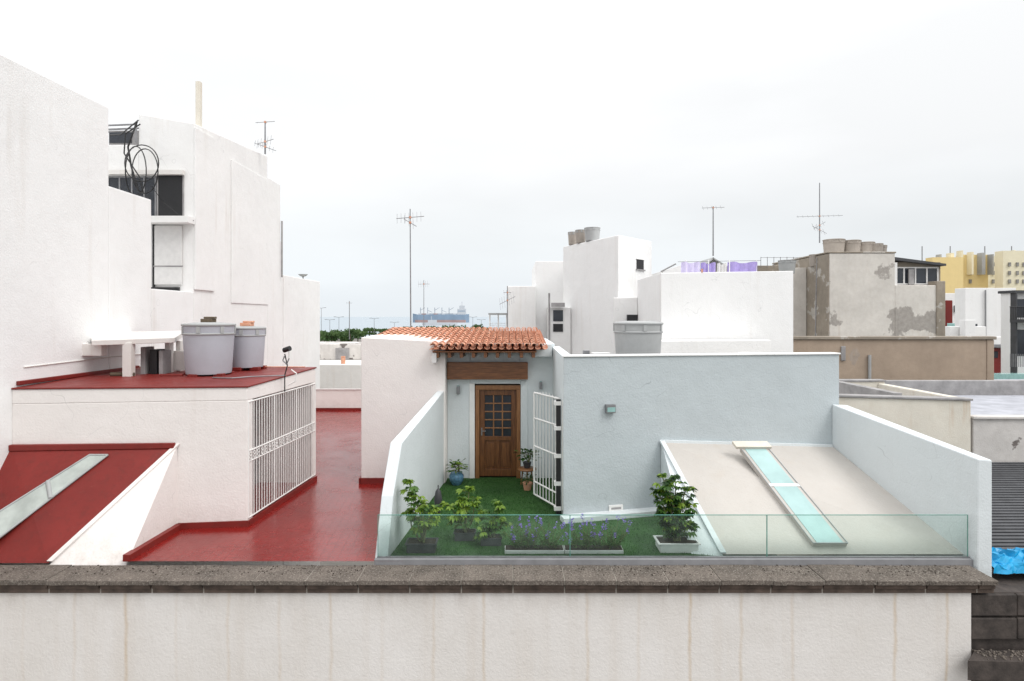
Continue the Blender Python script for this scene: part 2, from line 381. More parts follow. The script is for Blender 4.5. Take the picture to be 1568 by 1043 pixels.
g=MB()
def GP(t,z,o=0): p=lerp(B,C,t); return Vector((p[0]+o,p[1],z))
n=30
for i in range(n+1):
    t=.012+.976*i/n
    g.tube(GP(t,.13),GP(t,2.14),.011 if i%10 else .02,m_metalw,6)
for z in (.13,1.10,1.28,2.13): g.tube(GP(.01,z),GP(.99,z),.015,m_metalw,6)
for i in range(20):
    t=.03+.95*i/20
    for s,zz in ((1,1.16),(-1,1.22)):
        pts=[GP(t+.012*math.cos(a),zz+.033*math.sin(a),.012) for a in [k*2*math.pi/8 for k in range(9)]]
        g.path(pts,.008,m_metalw,4)
g.obj('security_grille',b)

def tank(name,cx,cy,z,r,h,mat=m_tank,lid=m_tanklid,bucket=None,legs=True):
    e=E(name); g=MB()
    g.lathe(cx,cy,[(r*.86,.02),(r*.88,0.06),(r*.95,h*.55),(r*.985,h*.80),(r*1.0,h*.93)],mat,48,z0=z); g.obj('body',e)
    g=MB(); g.lathe(cx,cy,[(r*.985,h*.76),(r*1.02,h*.77),(r*1.02,h*.79),(r*.99,h*.80)],lid,48,z0=z)
    g.lathe(cx,cy,[(r*1.0,h*.925),(r*1.04,h*.935),(r*1.04,h*.965),(r*.97,h*.978),(r*.5,h*1.0),(0.02,h*1.0)],lid,48,z0=z)
    for k in range(7):
        a=k*math.pi*2/7+.3; c,s_=math.cos(a),math.sin(a); w=.035
        g.prism([(cx+r*.98*c-w*s_,cy+r*.98*s_+w*c),(cx+r*1.03*c-w*s_,cy+r*1.03*s_+w*c),(cx+r*1.03*c+w*s_,cy+r*1.03*s_-w*c),(cx+r*.98*c+w*s_,cy+r*.98*s_-w*c)],z+h*.80,z+h*.922,lid)
    g.obj('lid_rim',e)
    if bucket:
        g=MB(); g.box(cx-.12,cx+.1,cy-.1,cy+.1,z+h+.001,z+h+.07,bucket); g.box(cx-.07,cx+.13,cy-.08,cy+.06,z+h+.071,z+h+.11,bucket); g.obj('bricks_on_lid',e,.01)
    if legs:
        g=MB()
        for k in range(5):
            a=k*2*math.pi/5-.6; x_=cx+r*.8*math.cos(a); y_=cy+r*.8*math.sin(a); g.box(x_-.09,x_+.09,y_-.07,y_+.07,z-.04,z+.03,m_redroof)
        g.obj('support_blocks',e,.01)
    return e
tank('water_tank',X(320,11.6),11.6,2.47,.468,1.02,bucket=m_bark)
tank('water_tank',X(379,12.45),12.45,2.52,.355,.88,bucket=m_tile)
e=E('concrete_bench'); g=MB()
g.slab(Vector((X(140,11.0),11.0,3.155)),Vector((X(268,11.5),11.5,3.19)),Vector((X(283,12.7),12.7,3.30)),Vector((X(160,12.7)-.3,12.7,3.26)),.10,m_whitest); g.obj('slab_top',e,.01)
g=MB()
for px,d,w in ((196,11.25,.08),(258,11.9,.05),(275,12.2,.05)):
    x_=X(px,d); g.box(x_-w,x_+w,d-.05,d+.1,2.43,3.10,m_whitest)
g.box(XL-.01,X(158,11.3),11.25,11.4,2.85,3.08,m_whitest)
g.box(X(215,11.6),X(222,11.6),11.6,11.9,2.43,3.0,m_capgrey); g.box(X(229,11.6),X(240,11.6),11.6,11.9,2.43,2.95,m_dark)
g.box(X(243,11.6),X(249,11.6),11.6,11.9,2.43,2.93,m_capgrey); g.box(X(200,11.6),X(275,11.6),12.05,12.1,2.5,2.9,m_whitest)
g.tube((X(170,11.3),11.3,2.49),(X(205,11.3),11.3,2.49),.04,m_bark); g.tube((X(245,11.3),11.3,2.47),(X(280,11.3),11.3,2.47),.03,m_redroof)
g.obj('piers',e,.008)
e=E('floodlight'); g=MB()
g.path([W(436,600,11.3),W(436,575,11.3),W(440,560,11.3),W(436,542,11.3)],.012,m_black); g.path([W(441,590,11.3),W(452,584,11.3),W(454,572,11.3),W(446,566,11.3)],.012,m_metalw)
p=W(443,538,11.3); g.tube(p+Vector((-.10,0,.02)),p+Vector((.03,-.05,.06)),.05,m_black,10); g.tube(p+Vector((.03,-.05,0)),p+Vector((.03,-.05,-.13)),.03,m_metalw,8)
g.path([W(436,545,11.3),W(433,552,11.3),W(439,558,11.3),W(443,548,11.3)],.012,m_metalg)
g.obj('lamp_head',e)
g=MB(); g.path([Vector((-5.6,11.0,2.46)),Vector((-5.2,10.9,2.46)),Vector((-4.9,11.1,2.47)),W(436,575,11.3)],.012,m_metalg); g.path([Vector((-8.0,12.6,2.52)),Vector((-6.2,12.7,2.52)),Vector((-4.4,12.5,2.53))],.012,m_tile); g.obj('cable',e)

# red sloped lean-to
b=E('red_lean_to_roof')
p1=Vector((-8.23,9.66,1.45)); p2=Vector((-5.67,9.95,1.42)); p3=Vector((-6.83,8.66,-.03)); p4=Vector((-8.23,8.66,-.03))
g=MB(); g.add([p1,p2,p3,p4],[[0,1,2,3]],m_redroof); g.obj('slope',b)
g=MB(); g.add([p2+Vector((0,0,-.01)),Vector((-5.69,10.05,-.05)),Vector((-5.72,8.657,-.15)),Vector((-6.83,8.657,-.07))],[[0,1,2,3]],m_pink)
n_=Vector((.02,-.0,.03)); g.slab(p2+n_+Vector((.02,0,0)),p2+n_-Vector((.05,0,0)),p3+n_-Vector((.05,0,0)),p3+n_+Vector((.03,0,0)),.04,m_pink)
g.obj('side_wall',b)
g=MB()
g.prism([(-8.23,9.60),(-5.70,9.89),(-5.69,9.95),(-8.23,9.68)],[1.40,1.38,1.38,1.40],[1.50,1.47,1.47,1.50],m_redroof); g.obj('top_flashing',b,.01)
g=MB()
q=[hit(px,py,p1,p2,p3)+Vector((0,-.01,.03)) for px,py in ((138,699),(166,699),(0,826),(0,786))]
q[2]=q[1]+(q[2]-q[1])*1.2; q[3]=q[0]+(q[3]-q[0])*1.2
g.slab(q[0],q[1],q[2],q[3],.03,m_sky2)
g.obj('skylight_pane',b)
g=MB()
for a_,b_ in ((q[0],q[3]),(q[1],q[2]),(q[0],q[1])): g.tube(a_,b_,.015,m_tanklid,6)
m1=q[0].lerp(q[3],.40); m2=q[1].lerp(q[2],.46); g.tube(m1,m2,.035,m_tanklid,6)
g.obj('skylight_frame',b)
g=MB()
g.prism([(-5.735,8.66),(-5.63,8.66),(-5.60,10.02),(-5.70,10.02)],-.01,.09,m_redroof); g.obj('red_skirting',b)

g=MB()
g.add([(-5.75,8.655,0),(-1.6,8.655,0),(-1.4,12.75,0),(-3.2,12.75,0),(-3.2,22.7,0),(-8.25,22.7,0),(-8.25,12.9,0),(-5.6,12.9,0)],[[0,1,2,3,4,5,6,7]],m_red); g.obj('red_tiled_terrace_floor')
b=E('courtyard_parapet_wall'); g=MB()
g.box(-8.22,-3.0,22.62,22.9,-.5,.80,m_pink); g.obj('wall',b,.02)
g=MB(); g.box(-8.22,-3.0,22.57,22.618,0,.09,m_redroof); g.box(-8.2,-3.0,22.58,22.619,.80,.83,m_white); g.obj('skirting',b)
b=E('distant_white_house'); g=MB()
g.box(-13,-4.0,27,34,GZ,1.4,m_whitest); g.box(-12.6,-7.2,30,33,1.41,2.2,m_rough); g.box(-7.19,-4.0,31,33,1.41,1.9,m_white)
g.obj('walls',b,.03)
g=MB(); g.tube((-7.6,29.95,1.3),(-7.6,29.95,2.2),.06,m_capgrey); g.box(-9.5,-9.2,26.98,26.999,.1,.6,m_dkglass)
g.box(-9.0,-8.3,29.96,29.999,1.42,2.0,m_capgrey); g.tube((-7.9,27.5,1.4),(-7.9,27.5,1.75),.10,m_tile,12)
g.obj('details',b)

# ------------------------------------------------------------------ house with door + tiled roof
b=E('tiled_roof_house')
g=MB()
g.box(-3.26,-1.44,12.7,16.5,-.3,[3.15,3.06,3.2,3.2],m_pink)
g.box(-1.438,X(720,13.1),13.1,16.4,-.3,3.0,m_blue2)
g.box(X(797,13.1),.95,13.1,16.4,-.3,3.0,m_blue2)
g.box(X(720,13.1)+.001,X(797,13.1)-.001,13.1,16.4,Z(588,13.1),3.0,m_blue2)
g.box(X(720,13.1)+.001,X(797,13.1)-.001,13.4,16.3,-.3,Z(588,13.1)-.001,m_dark)
g.box(.5,.88,12.9,13.095,2.72,3.0,m_blue2)
g.obj('walls',b,.012)
g=MB(); g.box(-3.275,-1.9,12.65,12.698,0,.12,m_redroof); g.box(-3.3,-3.262,12.65,16,0,.12,m_redroof); g.obj('red_skirting',b)
g=MB(); d=13.1
zt=Z(590,d); x0,x1=X(728,d),X(797,d)
g.box(x0,x0+.09,d-.03,d+.12,0,zt-.1,m_woodlt); g.box(x1-.09,x1,d-.03,d+.12,0,zt-.1,m_woodlt); g.box(x0,x1,d-.035,d+.12,zt-.1+.001,zt,m_woodlt)
g.obj('door_frame',b,.008)
g=MB(); a0,a1=x0+.095,x1-.095; dd=d+.02
zs=.04; zd=zt-.105
g.box(a0,a0+.11,dd,dd+.05,zs,zd,m_wood); g.box(a1-.11,a1,dd,dd+.05,zs,zd,m_wood)
g.box(a0+.111,a1-.111,dd,dd+.05,zs,zs+.16,m_wood); g.box(a0+.111,a1-.111,dd,dd+.05,zd-.12,zd,m_wood); zg=.93
g.box(a0+.111,a1-.111,dd,dd+.05,zg-.09,zg,m_wood)
g0,g1=a0+.111,a1-.111; gz0,gz1=zg+.001,zd-.121
for i in (1,2):
    xx=g0+(g1-g0)*i/3; g.box(xx-.014,xx+.014,dd+.004,dd+.04,gz0,gz1,m_woodlt)
for i in range(1,5):
    zz=gz0+(gz1-gz0)*i/5; g.box(g0,g1,dd+.006,dd+.038,zz-.014,zz+.014,m_woodlt)
g.box(g0,g1,dd+.02,dd+.03,gz0,gz1,m_dkglass)
mid=(g0+g1)/2
g.box(mid-.04,mid+.04,dd+.002,dd+.05,zs+.161,zg-.091,m_wood)
for u0,u1 in ((g0,mid-.041),(mid+.041,g1)):
    g.box(u0,u1,dd+.03,dd+.045,zs+.161,zg-.091,m_wood); g.box(u0+.045,u1-.045,dd+.012,dd+.029,zs+.22,zg-.15,m_wood)
g.box(a0+.03,a0+.06,dd-.02,dd-.001,.95,1.12,m_metalg); g.tube((a0+.045,dd-.03,1.05),(a0+.14,dd-.03,1.05),.009,m_metalg)
g.obj('wooden_door',b,.006)
g=MB()
g.box(X(719,d),X(727,d),d-.028,d-.001,0,zt+.04,m_metalw); g.box(x1+.005,X(808,d),d-.02,d-.001,0,Z(583,d),m_blue2)
g.obj('door_casing',b,.005)
g=MB()
g.box(X(686,d),X(808,d),12.92,13.098,Z(580,d),Z(554,d),m_woodh)
for i in range(9):
    xx=-1.62+i*.255; g.box(xx,xx+.07,12.45,13.09,2.73,2.84,m_woodh)
g.box(-1.68,.52,12.42,13.09,2.842,2.875,m_woodh)
g.box(-1.70,-1.60,12.44,12.69,2.62,2.83,m_potw)
g.obj('wooden_lintel_and_rafters',b,.006)
g=MB()
def rz(y): return 2.93+(y-12.38)*.080
def arc_tile(g,xc,y0,y1,r0,r1,lift0,lift1,up=True,n=7):
    vs=[]
    sk=random.uniform(-.008,.008)
    for (y,r,l,s_) in ((y0,r0,lift0,0),(y1,r1,lift1,sk)):
        for rr in (r,r-.014):
            for k in range(n+1):
                a=math.pi*k/n; zz=math.sin(a)*rr*.85
                if not up: zz=-zz+rr*.85
                vs.append((xc+s_+math.cos(a)*rr,y,rz(y)+l+zz))
    m=n+1; fs=[]
    for k in range(n):
        fs+=[[k,k+1,2*m+k+1,2*m+k],[m+k+1,m+k,3*m+k,3*m+k+1],[k+1,k,m+k,m+k+1]]
    g.add(vs,fs,m_tile,False)
pitch=.152
for xc in [-1.66+pitch*i for i in range(16)]:
    for r_ in range(11):
        y0=12.34+r_*.34+random.uniform(-.015,.015); y1=y0+.40
        arc_tile(g,xc+random.uniform(-.006,.006),y0,y1,.068,.056,.065,.04)
        arc_tile(g,xc+pitch/2,y0-.03,y1,.062,.058,-.01,-.02,False,5)
xx=-1.66-pitch
while xx>-3.2:
    for r_ in range(9):
        y0=13.0+r_*.34; arc_tile(g,xx+random.uniform(-.005,.005),y0,y0+.40,.068,.056,.065,.04); arc_tile(g,xx+pitch/2,y0-.03,y0+.4,.062,.058,-.01,-.02,False,5)
    xx-=pitch
g.obj('terracotta_tiles',b,recalc=False)
g=MB(); g.add([(-3.2,13.0,rz(13)-.03),(-1.75,13.0,rz(13)-.03),(-1.75,12.42,rz(12.42)-.03),(.7,12.42,rz(12.42)-.03),(.7,16.2,rz(16.2)-.03),(-3.2,16.2,rz(16.2)-.03)],[[0,1,2,3,4,5]],m_tile); g.obj('roof_deck',b)
def wall_lamp(px,py,d,w=.035,h=.09):
    e=E('wall_lamp'); g=MB(); p=W(px,py,d); g.box(p.x-w,p.x+w,d-.10,d-.03,p.z-h,p.z+h,m_metalg); g.box(p.x-w*.5,p.x+w*.5,d-.03,d-.001,p.z-.02,p.z+.02,m_metalg); g.tube((p.x,d-.065,p.z+h),(p.x,d-.065,p.z+h+.015),w*.8,m_teal); g.obj('housing',e,.005)
wall_lamp(702,597,13.1); wall_lamp(828,590,13.1,.03,.08)

# ------------------------------------------------------------------ green terrace
g=MB(); g.add([(-1.95,8.81,.004),(4.0,8.81,.004),(4.0,11.3,.004),(.95,11.0,.004),(.95,13.2,.004),(-1.6,13.2,.004)],[[0,1,2,3,4,5]],m_grass)
vs=[];fs=[]
for i in range(30000):
    y=random.uniform(8.85,13.05); x=random.uniform(-1.85,.93) if y>10.4 else random.uniform(-1.85,3.1)
    if x<-1.83+(y-8.8)*.095: continue
    h=random.uniform(.012,.03); a=random.uniform(0,6.28); w=.004
    o=len(vs); vs+=[(x-w*math.cos(a),y-w*math.sin(a),.004),(x+w*math.cos(a),y+w*math.sin(a),.004),(x+random.uniform(-.01,.01),y+random.uniform(-.01,.01),h)]; fs.append([o,o+1,o+2])
g.add(vs,fs,m_blade); g.obj('artificial_grass_lawn',recalc=False)
b=E('terrace_side_wall'); g=MB()
zf=2.04
pts=[Vector((-2.04,8.66,-.15)),Vector((-1.85,8.66,-.15)),Vector((-1.44,13.1,-.15)),Vector((-1.60,12.69,-.15)),
     Vector((-2.0,9.0,.85)),Vector((-1.82,9.0,.85)),
     Vector((-1.96,9.47,1.57)),Vector((-1.77,9.47,1.57)),Vector((-1.44,13.1,zf)),Vector((-1.62,12.69,zf-.05))]
g.add(pts,[[0,1,5,4],[4,5,7,6],[6,7,8,9],[1,2,8,7,5],[0,4,6,9,3],[2,3,9,8]],m_blue2); g.obj('wall',b,.012)
b=E('pale_blue_house')
P0=(.913,10.4);P1=(6.57,11.8)
ang=math.atan2(P1[1]-P0[1],P1[0]-P0[0]); nx,ny=-math.sin(ang),math.cos(ang)
g=MB()
t_=.20
g.prism([P0,P1,(P1[0]+nx*t_,P1[1]+ny*t_),(P0[0]+.2,P0[1]+ny*t_+.05),],-.3,[2.88,2.84,2.84,2.88],m_blue)
g.prism([P0,(P0[0]+.2,P0[1]+ny*t_+.051),(1.08,13.3),(.90,13.3)],-.3,[2.882,2.882,2.93,2.93],m_blue2)
g.prism([(P1[0]-.2,P1[1]+.2),(P1[0],P1[1]+.2),(P1[0]-.6,15),(P1[0]-.8,15)],-.3,[2.84,2.84,2.70,2.70],m_white)
g.prism([(1.08,13.32),(6.0,15.01),(6.0,15.2),(.9,13.52)],-.3,[2.72,2.66,2.66,2.72],m_white)
g.prism([(1.05,10.7),(6.3,11.95),(5.8,15),(1.08,13.3)],-.3,2.45,m_capgrey)
g.obj('walls',b,.012)
g=MB()
g.prism([(P0[0]-.02,P0[1]-.03),(P1[0]+.02,P1[1]-.03),(P1[0]+nx*.24+.02,P1[1]+ny*.24),(P0[0]+.0,P0[1]+ny*.24)],[2.884,2.844,2.844,2.884],[2.915,2.875,2.875,2.915],m_white2)
g.obj('parapet_cap',b,.01)
def onwall(px,off):
    t=((px-CX)/F*P0[1]-P0[0])/((P1[0]-P0[0])-(px-CX)/F*(P1[1]-P0[1])); return Vector((P0[0]+(P1[0]-P0[0])*t-nx*off,P0[1]+(P1[1]-P0[1])*t-ny*off,0))
def wbox(g,pxa,pxb,pya,pyb,off,mat,o0=.001):
    a=onwall(pxa,off);b_=onwall(pxb,off);c=onwall(pxb,o0);d_=onwall(pxa,o0); dm=(a.y+b_.y)/2
    g.prism([(a.x,a.y),(b_.x,b_.y),(c.x,c.y),(d_.x,d_.y)],Z(pyb,dm),Z(pya,dm),mat)
g=MB()
a=onwall(864,.22);b_=onwall(1020,.22);c=onwall(1020,.001);d_=onwall(864,.001)
g.prism([(a.x-.08,a.y),(b_.x,b_.y),(c.x,c.y),(d_.x-.08,d_.y)],0.0,.10,m_blue2)
g.obj('base_kerb',b,.012)
g=MB(); wbox(g,926,940,620,633,.09,m_metalg); wbox(g,927,939,624,631,.095,m_teal,.091); g.obj('wall_light',b,.006)
g=MB(); wbox(g,932,953,774,783,.03,m_metalw); wbox(g,935,950,777,780,.035,m_capgrey,.031); g.obj('vent_grille',b)
tank('water_tank',X(977,12.4),12.4,2.46,.50,1.05,mat=m_tanklid,lid=m_tanklid,legs=False)
g=MB(); g.box(X(908,12.9),X(936,12.9),12.9,13.2,2.451,2.80,m_white); g.box(X(893,12.9),X(903,12.9),12.9,13.0,2.451,2.86,m_metalg); g.obj('roof_hatch',b,.01)
b=E('terrace_boundary_wall'); g=MB()
Z1=1.83
g.prism([(6.81,8.6),(7.03,8.6),(6.72,11.79),(6.40,11.76)],-.35,[1.52,1.50,Z1,Z1+.02],m_blue2); g.obj('wall',b,.02)
b=E('sloped_light_well_roof'); g=MB()
q1=onwall(1012,.01); q1.z=1.30; q2=onwall(1273,.01); q2.z=1.02; q3=Vector((6.80,8.83,.03)); q4=Vector((3.17,8.83,.03))
g.add([q1,q2,q3,q4],[[0,1,2],[0,2,3]],m_slope)
g.obj('slope',b)
g=MB()
g.add([q1+Vector((0,0,-.01)),Vector((q1.x-.02,q1.y,-.05)),Vector((2.72,8.83,-.05)),q4+Vector((0,0,-.02))],[[0,1,2,3]],m_blue2)
g.slab(q1+Vector((-.03,-.02,.03)),q1+Vector((.05,-.02,.03)),q4+Vector((.05,0,.03)),q4+Vector((-.04,0,.03)),.05,m_blue2)
g.prism([(q1.x,q1.y-.05),(q2.x,q2.y-.05),(q2.x,q2.y+.005),(q1.x,q1.y+.005)],[1.24,.96,.96,1.24],[1.33,1.05,1.05,1.33],m_blue2)
g.obj('edge_trim',b)
g=MB()
up=(q3-q1).cross(q4-q1).normalized(); up=up if up.z>0 else -up
LF=.075
sq=[q+up*LF for q in (q1,q3,q4)]
s=[hit(px,py,*sq) for px,py in ((1134,686),(1176,686),(1298,832),(1245,832))]
g.slab(s[0],s[1],s[2],s[3],LF+.01,m_slope)
s2=[p+up*.008 for p in s]
g.slab(s2[0].lerp(s2[1],.12),s2[0].lerp(s2[1],.88),s2[3].lerp(s2[2],.88),s2[3].lerp(s2[2],.12),.007,m_sky1)
g.obj('skylight',b)
g=MB()
for a_,b_ in ((0,3),(1,2),(3,2)): g.tube(s2[a_],s2[b_],.010,m_tanklid,6)
g.slab(s2[0].lerp(s2[3],.42)+up*.006,s2[1].lerp(s2[2],.42)+up*.006,s2[1].lerp(s2[2],.45)+up*.006,s2[0].lerp(s2[3],.45)+up*.006,.012,m_metalw)
a=s2[0]+up*.05; c=s2[1]+up*.05; dn=(s2[3]-s2[0]).normalized()
g.slab(a-dn*.12-Vector((.1,0,0)),c-dn*.12+Vector((.04,0,0)),c+dn*.03+Vector((.04,0,0)),a+dn*.03-Vector((.1,0,0)),.06,m_cream)
g.obj('skylight_frame',b,.004)

b=E('glass_railing')
g=MB(); g.box(-2.03,6.79,8.657,8.80,-.2,.025,m_kerb); g.obj('base_kerb',b,.006)
g=MB()
xs=[-1.99,X(873,8.7),X(1175,8.7),6.76]
for i in range(3):
    g.add([(xs[i]+.006,8.716,.026),(xs[i+1]-.006,8.716,.026),(xs[i+1]-.006,8.716,.655),(xs[i]+.006,8.716,.655)],[[0,1,2,3]],m_glass)
g.obj('glass_panes',b)
g=MB()
for i in range(3):
    g.box(xs[i]+.006,xs[i+1]-.006,8.709,8.723,.656,.664,m_glassedge)
    g.box(xs[i]-.001,xs[i]+.0058,8.709,8.723,.026,.664,m_glassedge); g.box(xs[i+1]-.0058,xs[i+1]-.0012,8.709,8.723,.026,.664,m_glassedge)
g.box(-2.0,6.78,8.70,8.73,.0255,.045,m_metalg)
g.obj('edges_and_channel',b)

e=E('white_metal_gate'); g=MB()
ga=Vector((.86,10.75,0)); gb=Vector((.44,11.60,0))
def G(t,z): return Vector((ga.x+(gb.x-ga.x)*t,ga.y+(gb.y-ga.y)*t,z))
for z in (.1,.35,1.05,1.6,2.1): g.tube(G(0,z),G(1,z),.018,m_metalw,6)
for i in range(9): g.tube(G(i/8,.1),G(i/8,2.1 + .06*math.sin(i/8*math.pi)),.022 if i in(0,8) else .010,m_metalw,6)
g.obj('leaf',e)
g=MB(); g.box(.80,.885,10.62,10.70,.0,2.1,m_black)  # black bar added to stand for the dark gap between gate and wall
for z in (.1,.55,1.05,1.55,2.0): g.box(.76,.89,10.60,10.72,z,z+.07,m_metalw)
g.tube((.92,10.55,0.13),(.92,10.55,2.1),.02,m_metalw,6)
g.obj('gap_strip_post_hinges',e)

# ------------------------------------------------------------------ plants
def leaf(mb,p,dr,L,w,mat,droop=.25):
    dr=dr.normalized(); side=dr.cross(Vector((0,0,1)))
    if side.length<.05: side=Vector((1,0,0))
    side.normalize(); up=side.cross(dr)
    roll=random.uniform(-.6,.6); s2=(side*math.cos(roll)+up*math.sin(roll)); u2=s2.cross(dr)
    a=p; m=p+dr*L*.5+Vector((0,0,-droop*L*.15)); t=p+dr*L+Vector((0,0,-droop*L*.6))
    l1=p+dr*L*.3+s2*w*.42+u2*w*.12; r1=p+dr*L*.3-s2*w*.42+u2*w*.12
    l2=m+dr*L*.15+s2*w*.45+u2*w*.12; r2=m+dr*L*.15-s2*w*.45+u2*w*.12
    mb.add([a,l1,l2,t,r2,r1,m],[[0,1,6],[1,2,6],[2,3,6],[3,4,6],[4,5,6],[5,0,6]],mat,True)
def palmate(mb,p,dr,L,mat,wd=.42):
    dr=dr.normalized(); side=dr.cross(Vector((0,0,1)))
    side=side.normalized() if side.length>.05 else Vector((1,0,0))
    for k in range(6):
        a=(k-2.5)*.55; leaf(mb,p,dr*math.cos(a)+side*math.sin(a)+Vector((0,0,random.uniform(-.35,.05))),L*(1-.1*abs(k-2.5)),L*wd,mat,.5)
def rdir(up=.2):
    a=random.uniform(0,6.28); return Vector((math.cos(a),math.sin(a),random.uniform(up-.5,up+.5))).normalized()
def potted(name,stems,base,matset,pot,kind='palm',leafL=.12,per=26,lo=.35,pet=(.06,.16)):
    e=E(name); g=MB(); s=MB()
    for tip in stems:
        p0=Vector(base)+Vector((random.uniform(-.05,.05),random.uniform(-.05,.05),-.04)); tip=Vector(tip)
        mid=p0.lerp(tip,.5)+Vector((random.uniform(-.06,.06),random.uniform(-.05,.05),0))
        s.tube(p0,mid,.014,m_stem,6,.011); s.tube(mid,tip,.011,m_stem,6,.006)
        for k in range(per):
            t=lo+(1-lo)*random.random()**.7; c=(p0.lerp(mid,t*2) if t<.5 else mid.lerp(tip,t*2-1)); d_=rdir(.15)
            L=random.uniform(*pet); q=c+d_*L; s.tube(c,q,.003,m_stem,4)
            m=random.choice(matset)
            if kind=='palm': palmate(g,q,d_,leafL*random.uniform(.8,1.2),m)
            else: leaf(g,q,d_,leafL*random.uniform(.8,1.3),leafL*.5,m)
        for k in range(7):
            m=random.choice(matset)
            (palmate(g,tip,rdir(.4),leafL,m) if kind=='palm' else leaf(g,tip,rdir(.4),leafL,leafL*.5,m))
    g.obj('leaves',e,recalc=False); s.obj('stems',e)
    g=MB(); x,y,z=base; w,h,mat=pot
    if h>.05:
        g.prism([(x-w*.8,y-w*.45),(x+w*.8,y-w*.45),(x+w*.8,y+w*.45),(x-w*.8,y+w*.45)],.005,h-.02,mat)
        g.box(x-w*.9,x+w*.9,y-w*.5,y-w*.4,h-.0199,h,mat); g.box(x-w*.9,x+w*.9,y+w*.4,y+w*.5,h-.0199,h,mat); g.box(x-w*.9,x-w*.8,y-w*.399,y+w*.399,h-.0199,h,mat); g.box(x+w*.8,x+w*.9,y-w*.399,y+w*.399,h-.0199,h,mat)
        g.box(x-w*.78,x+w*.78,y-w*.38,y+w*.38,h-.0195,h-.01,m_soil)
        g.obj('pot',e,.005)
    return e
PT=W
potted('potted_shrub',[PT(625,736,9.15),PT(632,756,9.1),PT(648,775,9.05),PT(626,782,9.2),PT(665,778,9.1),PT(655,800,9.0)],(X(646,9.05),9.05,.16),[m_leafA,m_leafA,m_leafC],(.27,.15,m_potd),'palm',.115,9,.45,(.05,.16))
potted('potted_shrub',[PT(719,748,9.6),PT(708,764,9.5),PT(726,772,9.4),PT(690,776,9.5),PT(705,795,9.5)],(X(712,9.5),9.5,.14),[m_leafA,m_leafA,m_leafC],(.2,.14,m_potd),'palm',.115,10,.4,(.05,.16))
potted('potted_shrub',[PT(763,772,9.3),PT(756,790,9.3),PT(742,805,9.2),PT(772,800,9.3)],(X(752,9.3),9.3,.14),[m_leafA,m_leafC,m_leafC],(.2,.13,m_potd),'palm',.11,10,.35,(.05,.14))
potted('potted_bush',[PT(1014,728,9.2),PT(1034,730,9.3),PT(1024,742,9.1),PT(1050,748,9.2),PT(1008,752,9.2),PT(1030,765,9.1),PT(1053,772,9.15),PT(1014,778,9.2),PT(1040,790,9.0),PT(1056,802,9.1),PT(1024,805,9.1)],(X(1036,9.1),9.1,.18),[m_leafB,m_leafB,m_leafC,m_leafC,m_leafA],(.36,.15,m_potw),'palm',.105,22,.3,(.04,.12))
def lav(px0,px1,d,n,name):
    e=E(name); g=MB(); s=MB()
    for i in range(n):
        px=random.uniform(px0,px1); b0=Vector((X(px,d)+random.uniform(-.02,.02),d+random.uniform(-.08,.08),.08)); hgt=random.uniform(.10,.42)
        t=b0+Vector((random.uniform(-.20,.20),random.uniform(-.08,.08),hgt)); s.tube(b0,t,.003,m_stem,4)
        for k in range(7): leaf(g,b0.lerp(t,random.uniform(0,.7)),rdir(.5),.08,.016,m_leafC)
        if random.random()<.36:
            for k in range(11): leaf(g,t+Vector((random.uniform(-.016,.016),random.uniform(-.016,.016),random.uniform(-.02,.07))),rdir(.6),.032,.026,m_flower)
    g.obj('foliage_and_flowers',e,recalc=False); s.obj('stems',e)
    g=MB(); x0,x1=X(px0-12,d),X(px1+5,d); g.prism([(x0,d-.10),(x1,d-.10),(x1,d+.10),(x0,d+.10)],.006,.06,m_potw); g.box(x0+.01,x1-.01,d-.09,d+.09,.0602,.07,m_soil); g.obj('trough',e,.01)
lav(785,858,9.0,75,'lavender_planter'); lav(876,948,9.0,75,'lavender_planter')
e=potted('potted_plant',[(X(695,12.6),12.6,.42),(X(703,12.6),12.6,.42),(X(699,12.6),12.55,.45)],(X(699,12.6),12.6,.27),[m_leafC,m_leafA],(.001,.01,m_potd),'leaf',.10,16)
g=MB(); g.lathe(X(699,12.6),12.6,[(.09,.0),(.15,.1),(.16,.2),(.12,.25),(.13,.27)],m_pot,24); g.obj('ceramic_pot',e)
e=E('round_side_table'); g=MB(); cx=X(807,12.5); g.lathe(cx,12.5,[(.02,.34),(.20,.35),(.20,.38),(.02,.385)],m_woodlt,24)
for k in range(3): a=k*2.1+.5; g.tube((cx+.15*math.cos(a),12.5+.15*math.sin(a),0),(cx+.1*math.cos(a),12.5+.1*math.sin(a),.35),.015,m_woodlt,6)
g.obj('top_and_legs',e)
e=potted('potted_plant',[(cx,12.5,.75),(cx+.08,12.5,.72),(cx-.08,12.48,.70)],(cx,12.5,.52),[m_leafB,m_leafC],(.001,.01,m_potd),'leaf',.10,20)
g=MB(); g.lathe(cx,12.5,[(.06,.386),(.09,.5),(.095,.51)],m_potd,20); g.obj('small_pot',e)
e=potted('potted_plant',[(cx,12.2,.3),(cx+.1,12.2,.26)],(cx,12.2,.15),[m_leafB],(.001,.01,m_potd),'leaf',.08,14)
g=MB(); g.lathe(cx,12.2,[(.07,.005),(.1,.15),(.105,.16)],m_tile,20); g.obj('small_pot',e)
e=E('folded_parasol'); g=MB(); xx=X(671,10.6); g.lathe(xx,10.6,[(.02,.0),(.05,.12),(.075,.3),(.05,.45),(.015,.5)],m_potd,12); g.tube((xx,10.6,.5),(xx,10.6,.56),.01,m_potd); g.obj('folded_canopy',e)

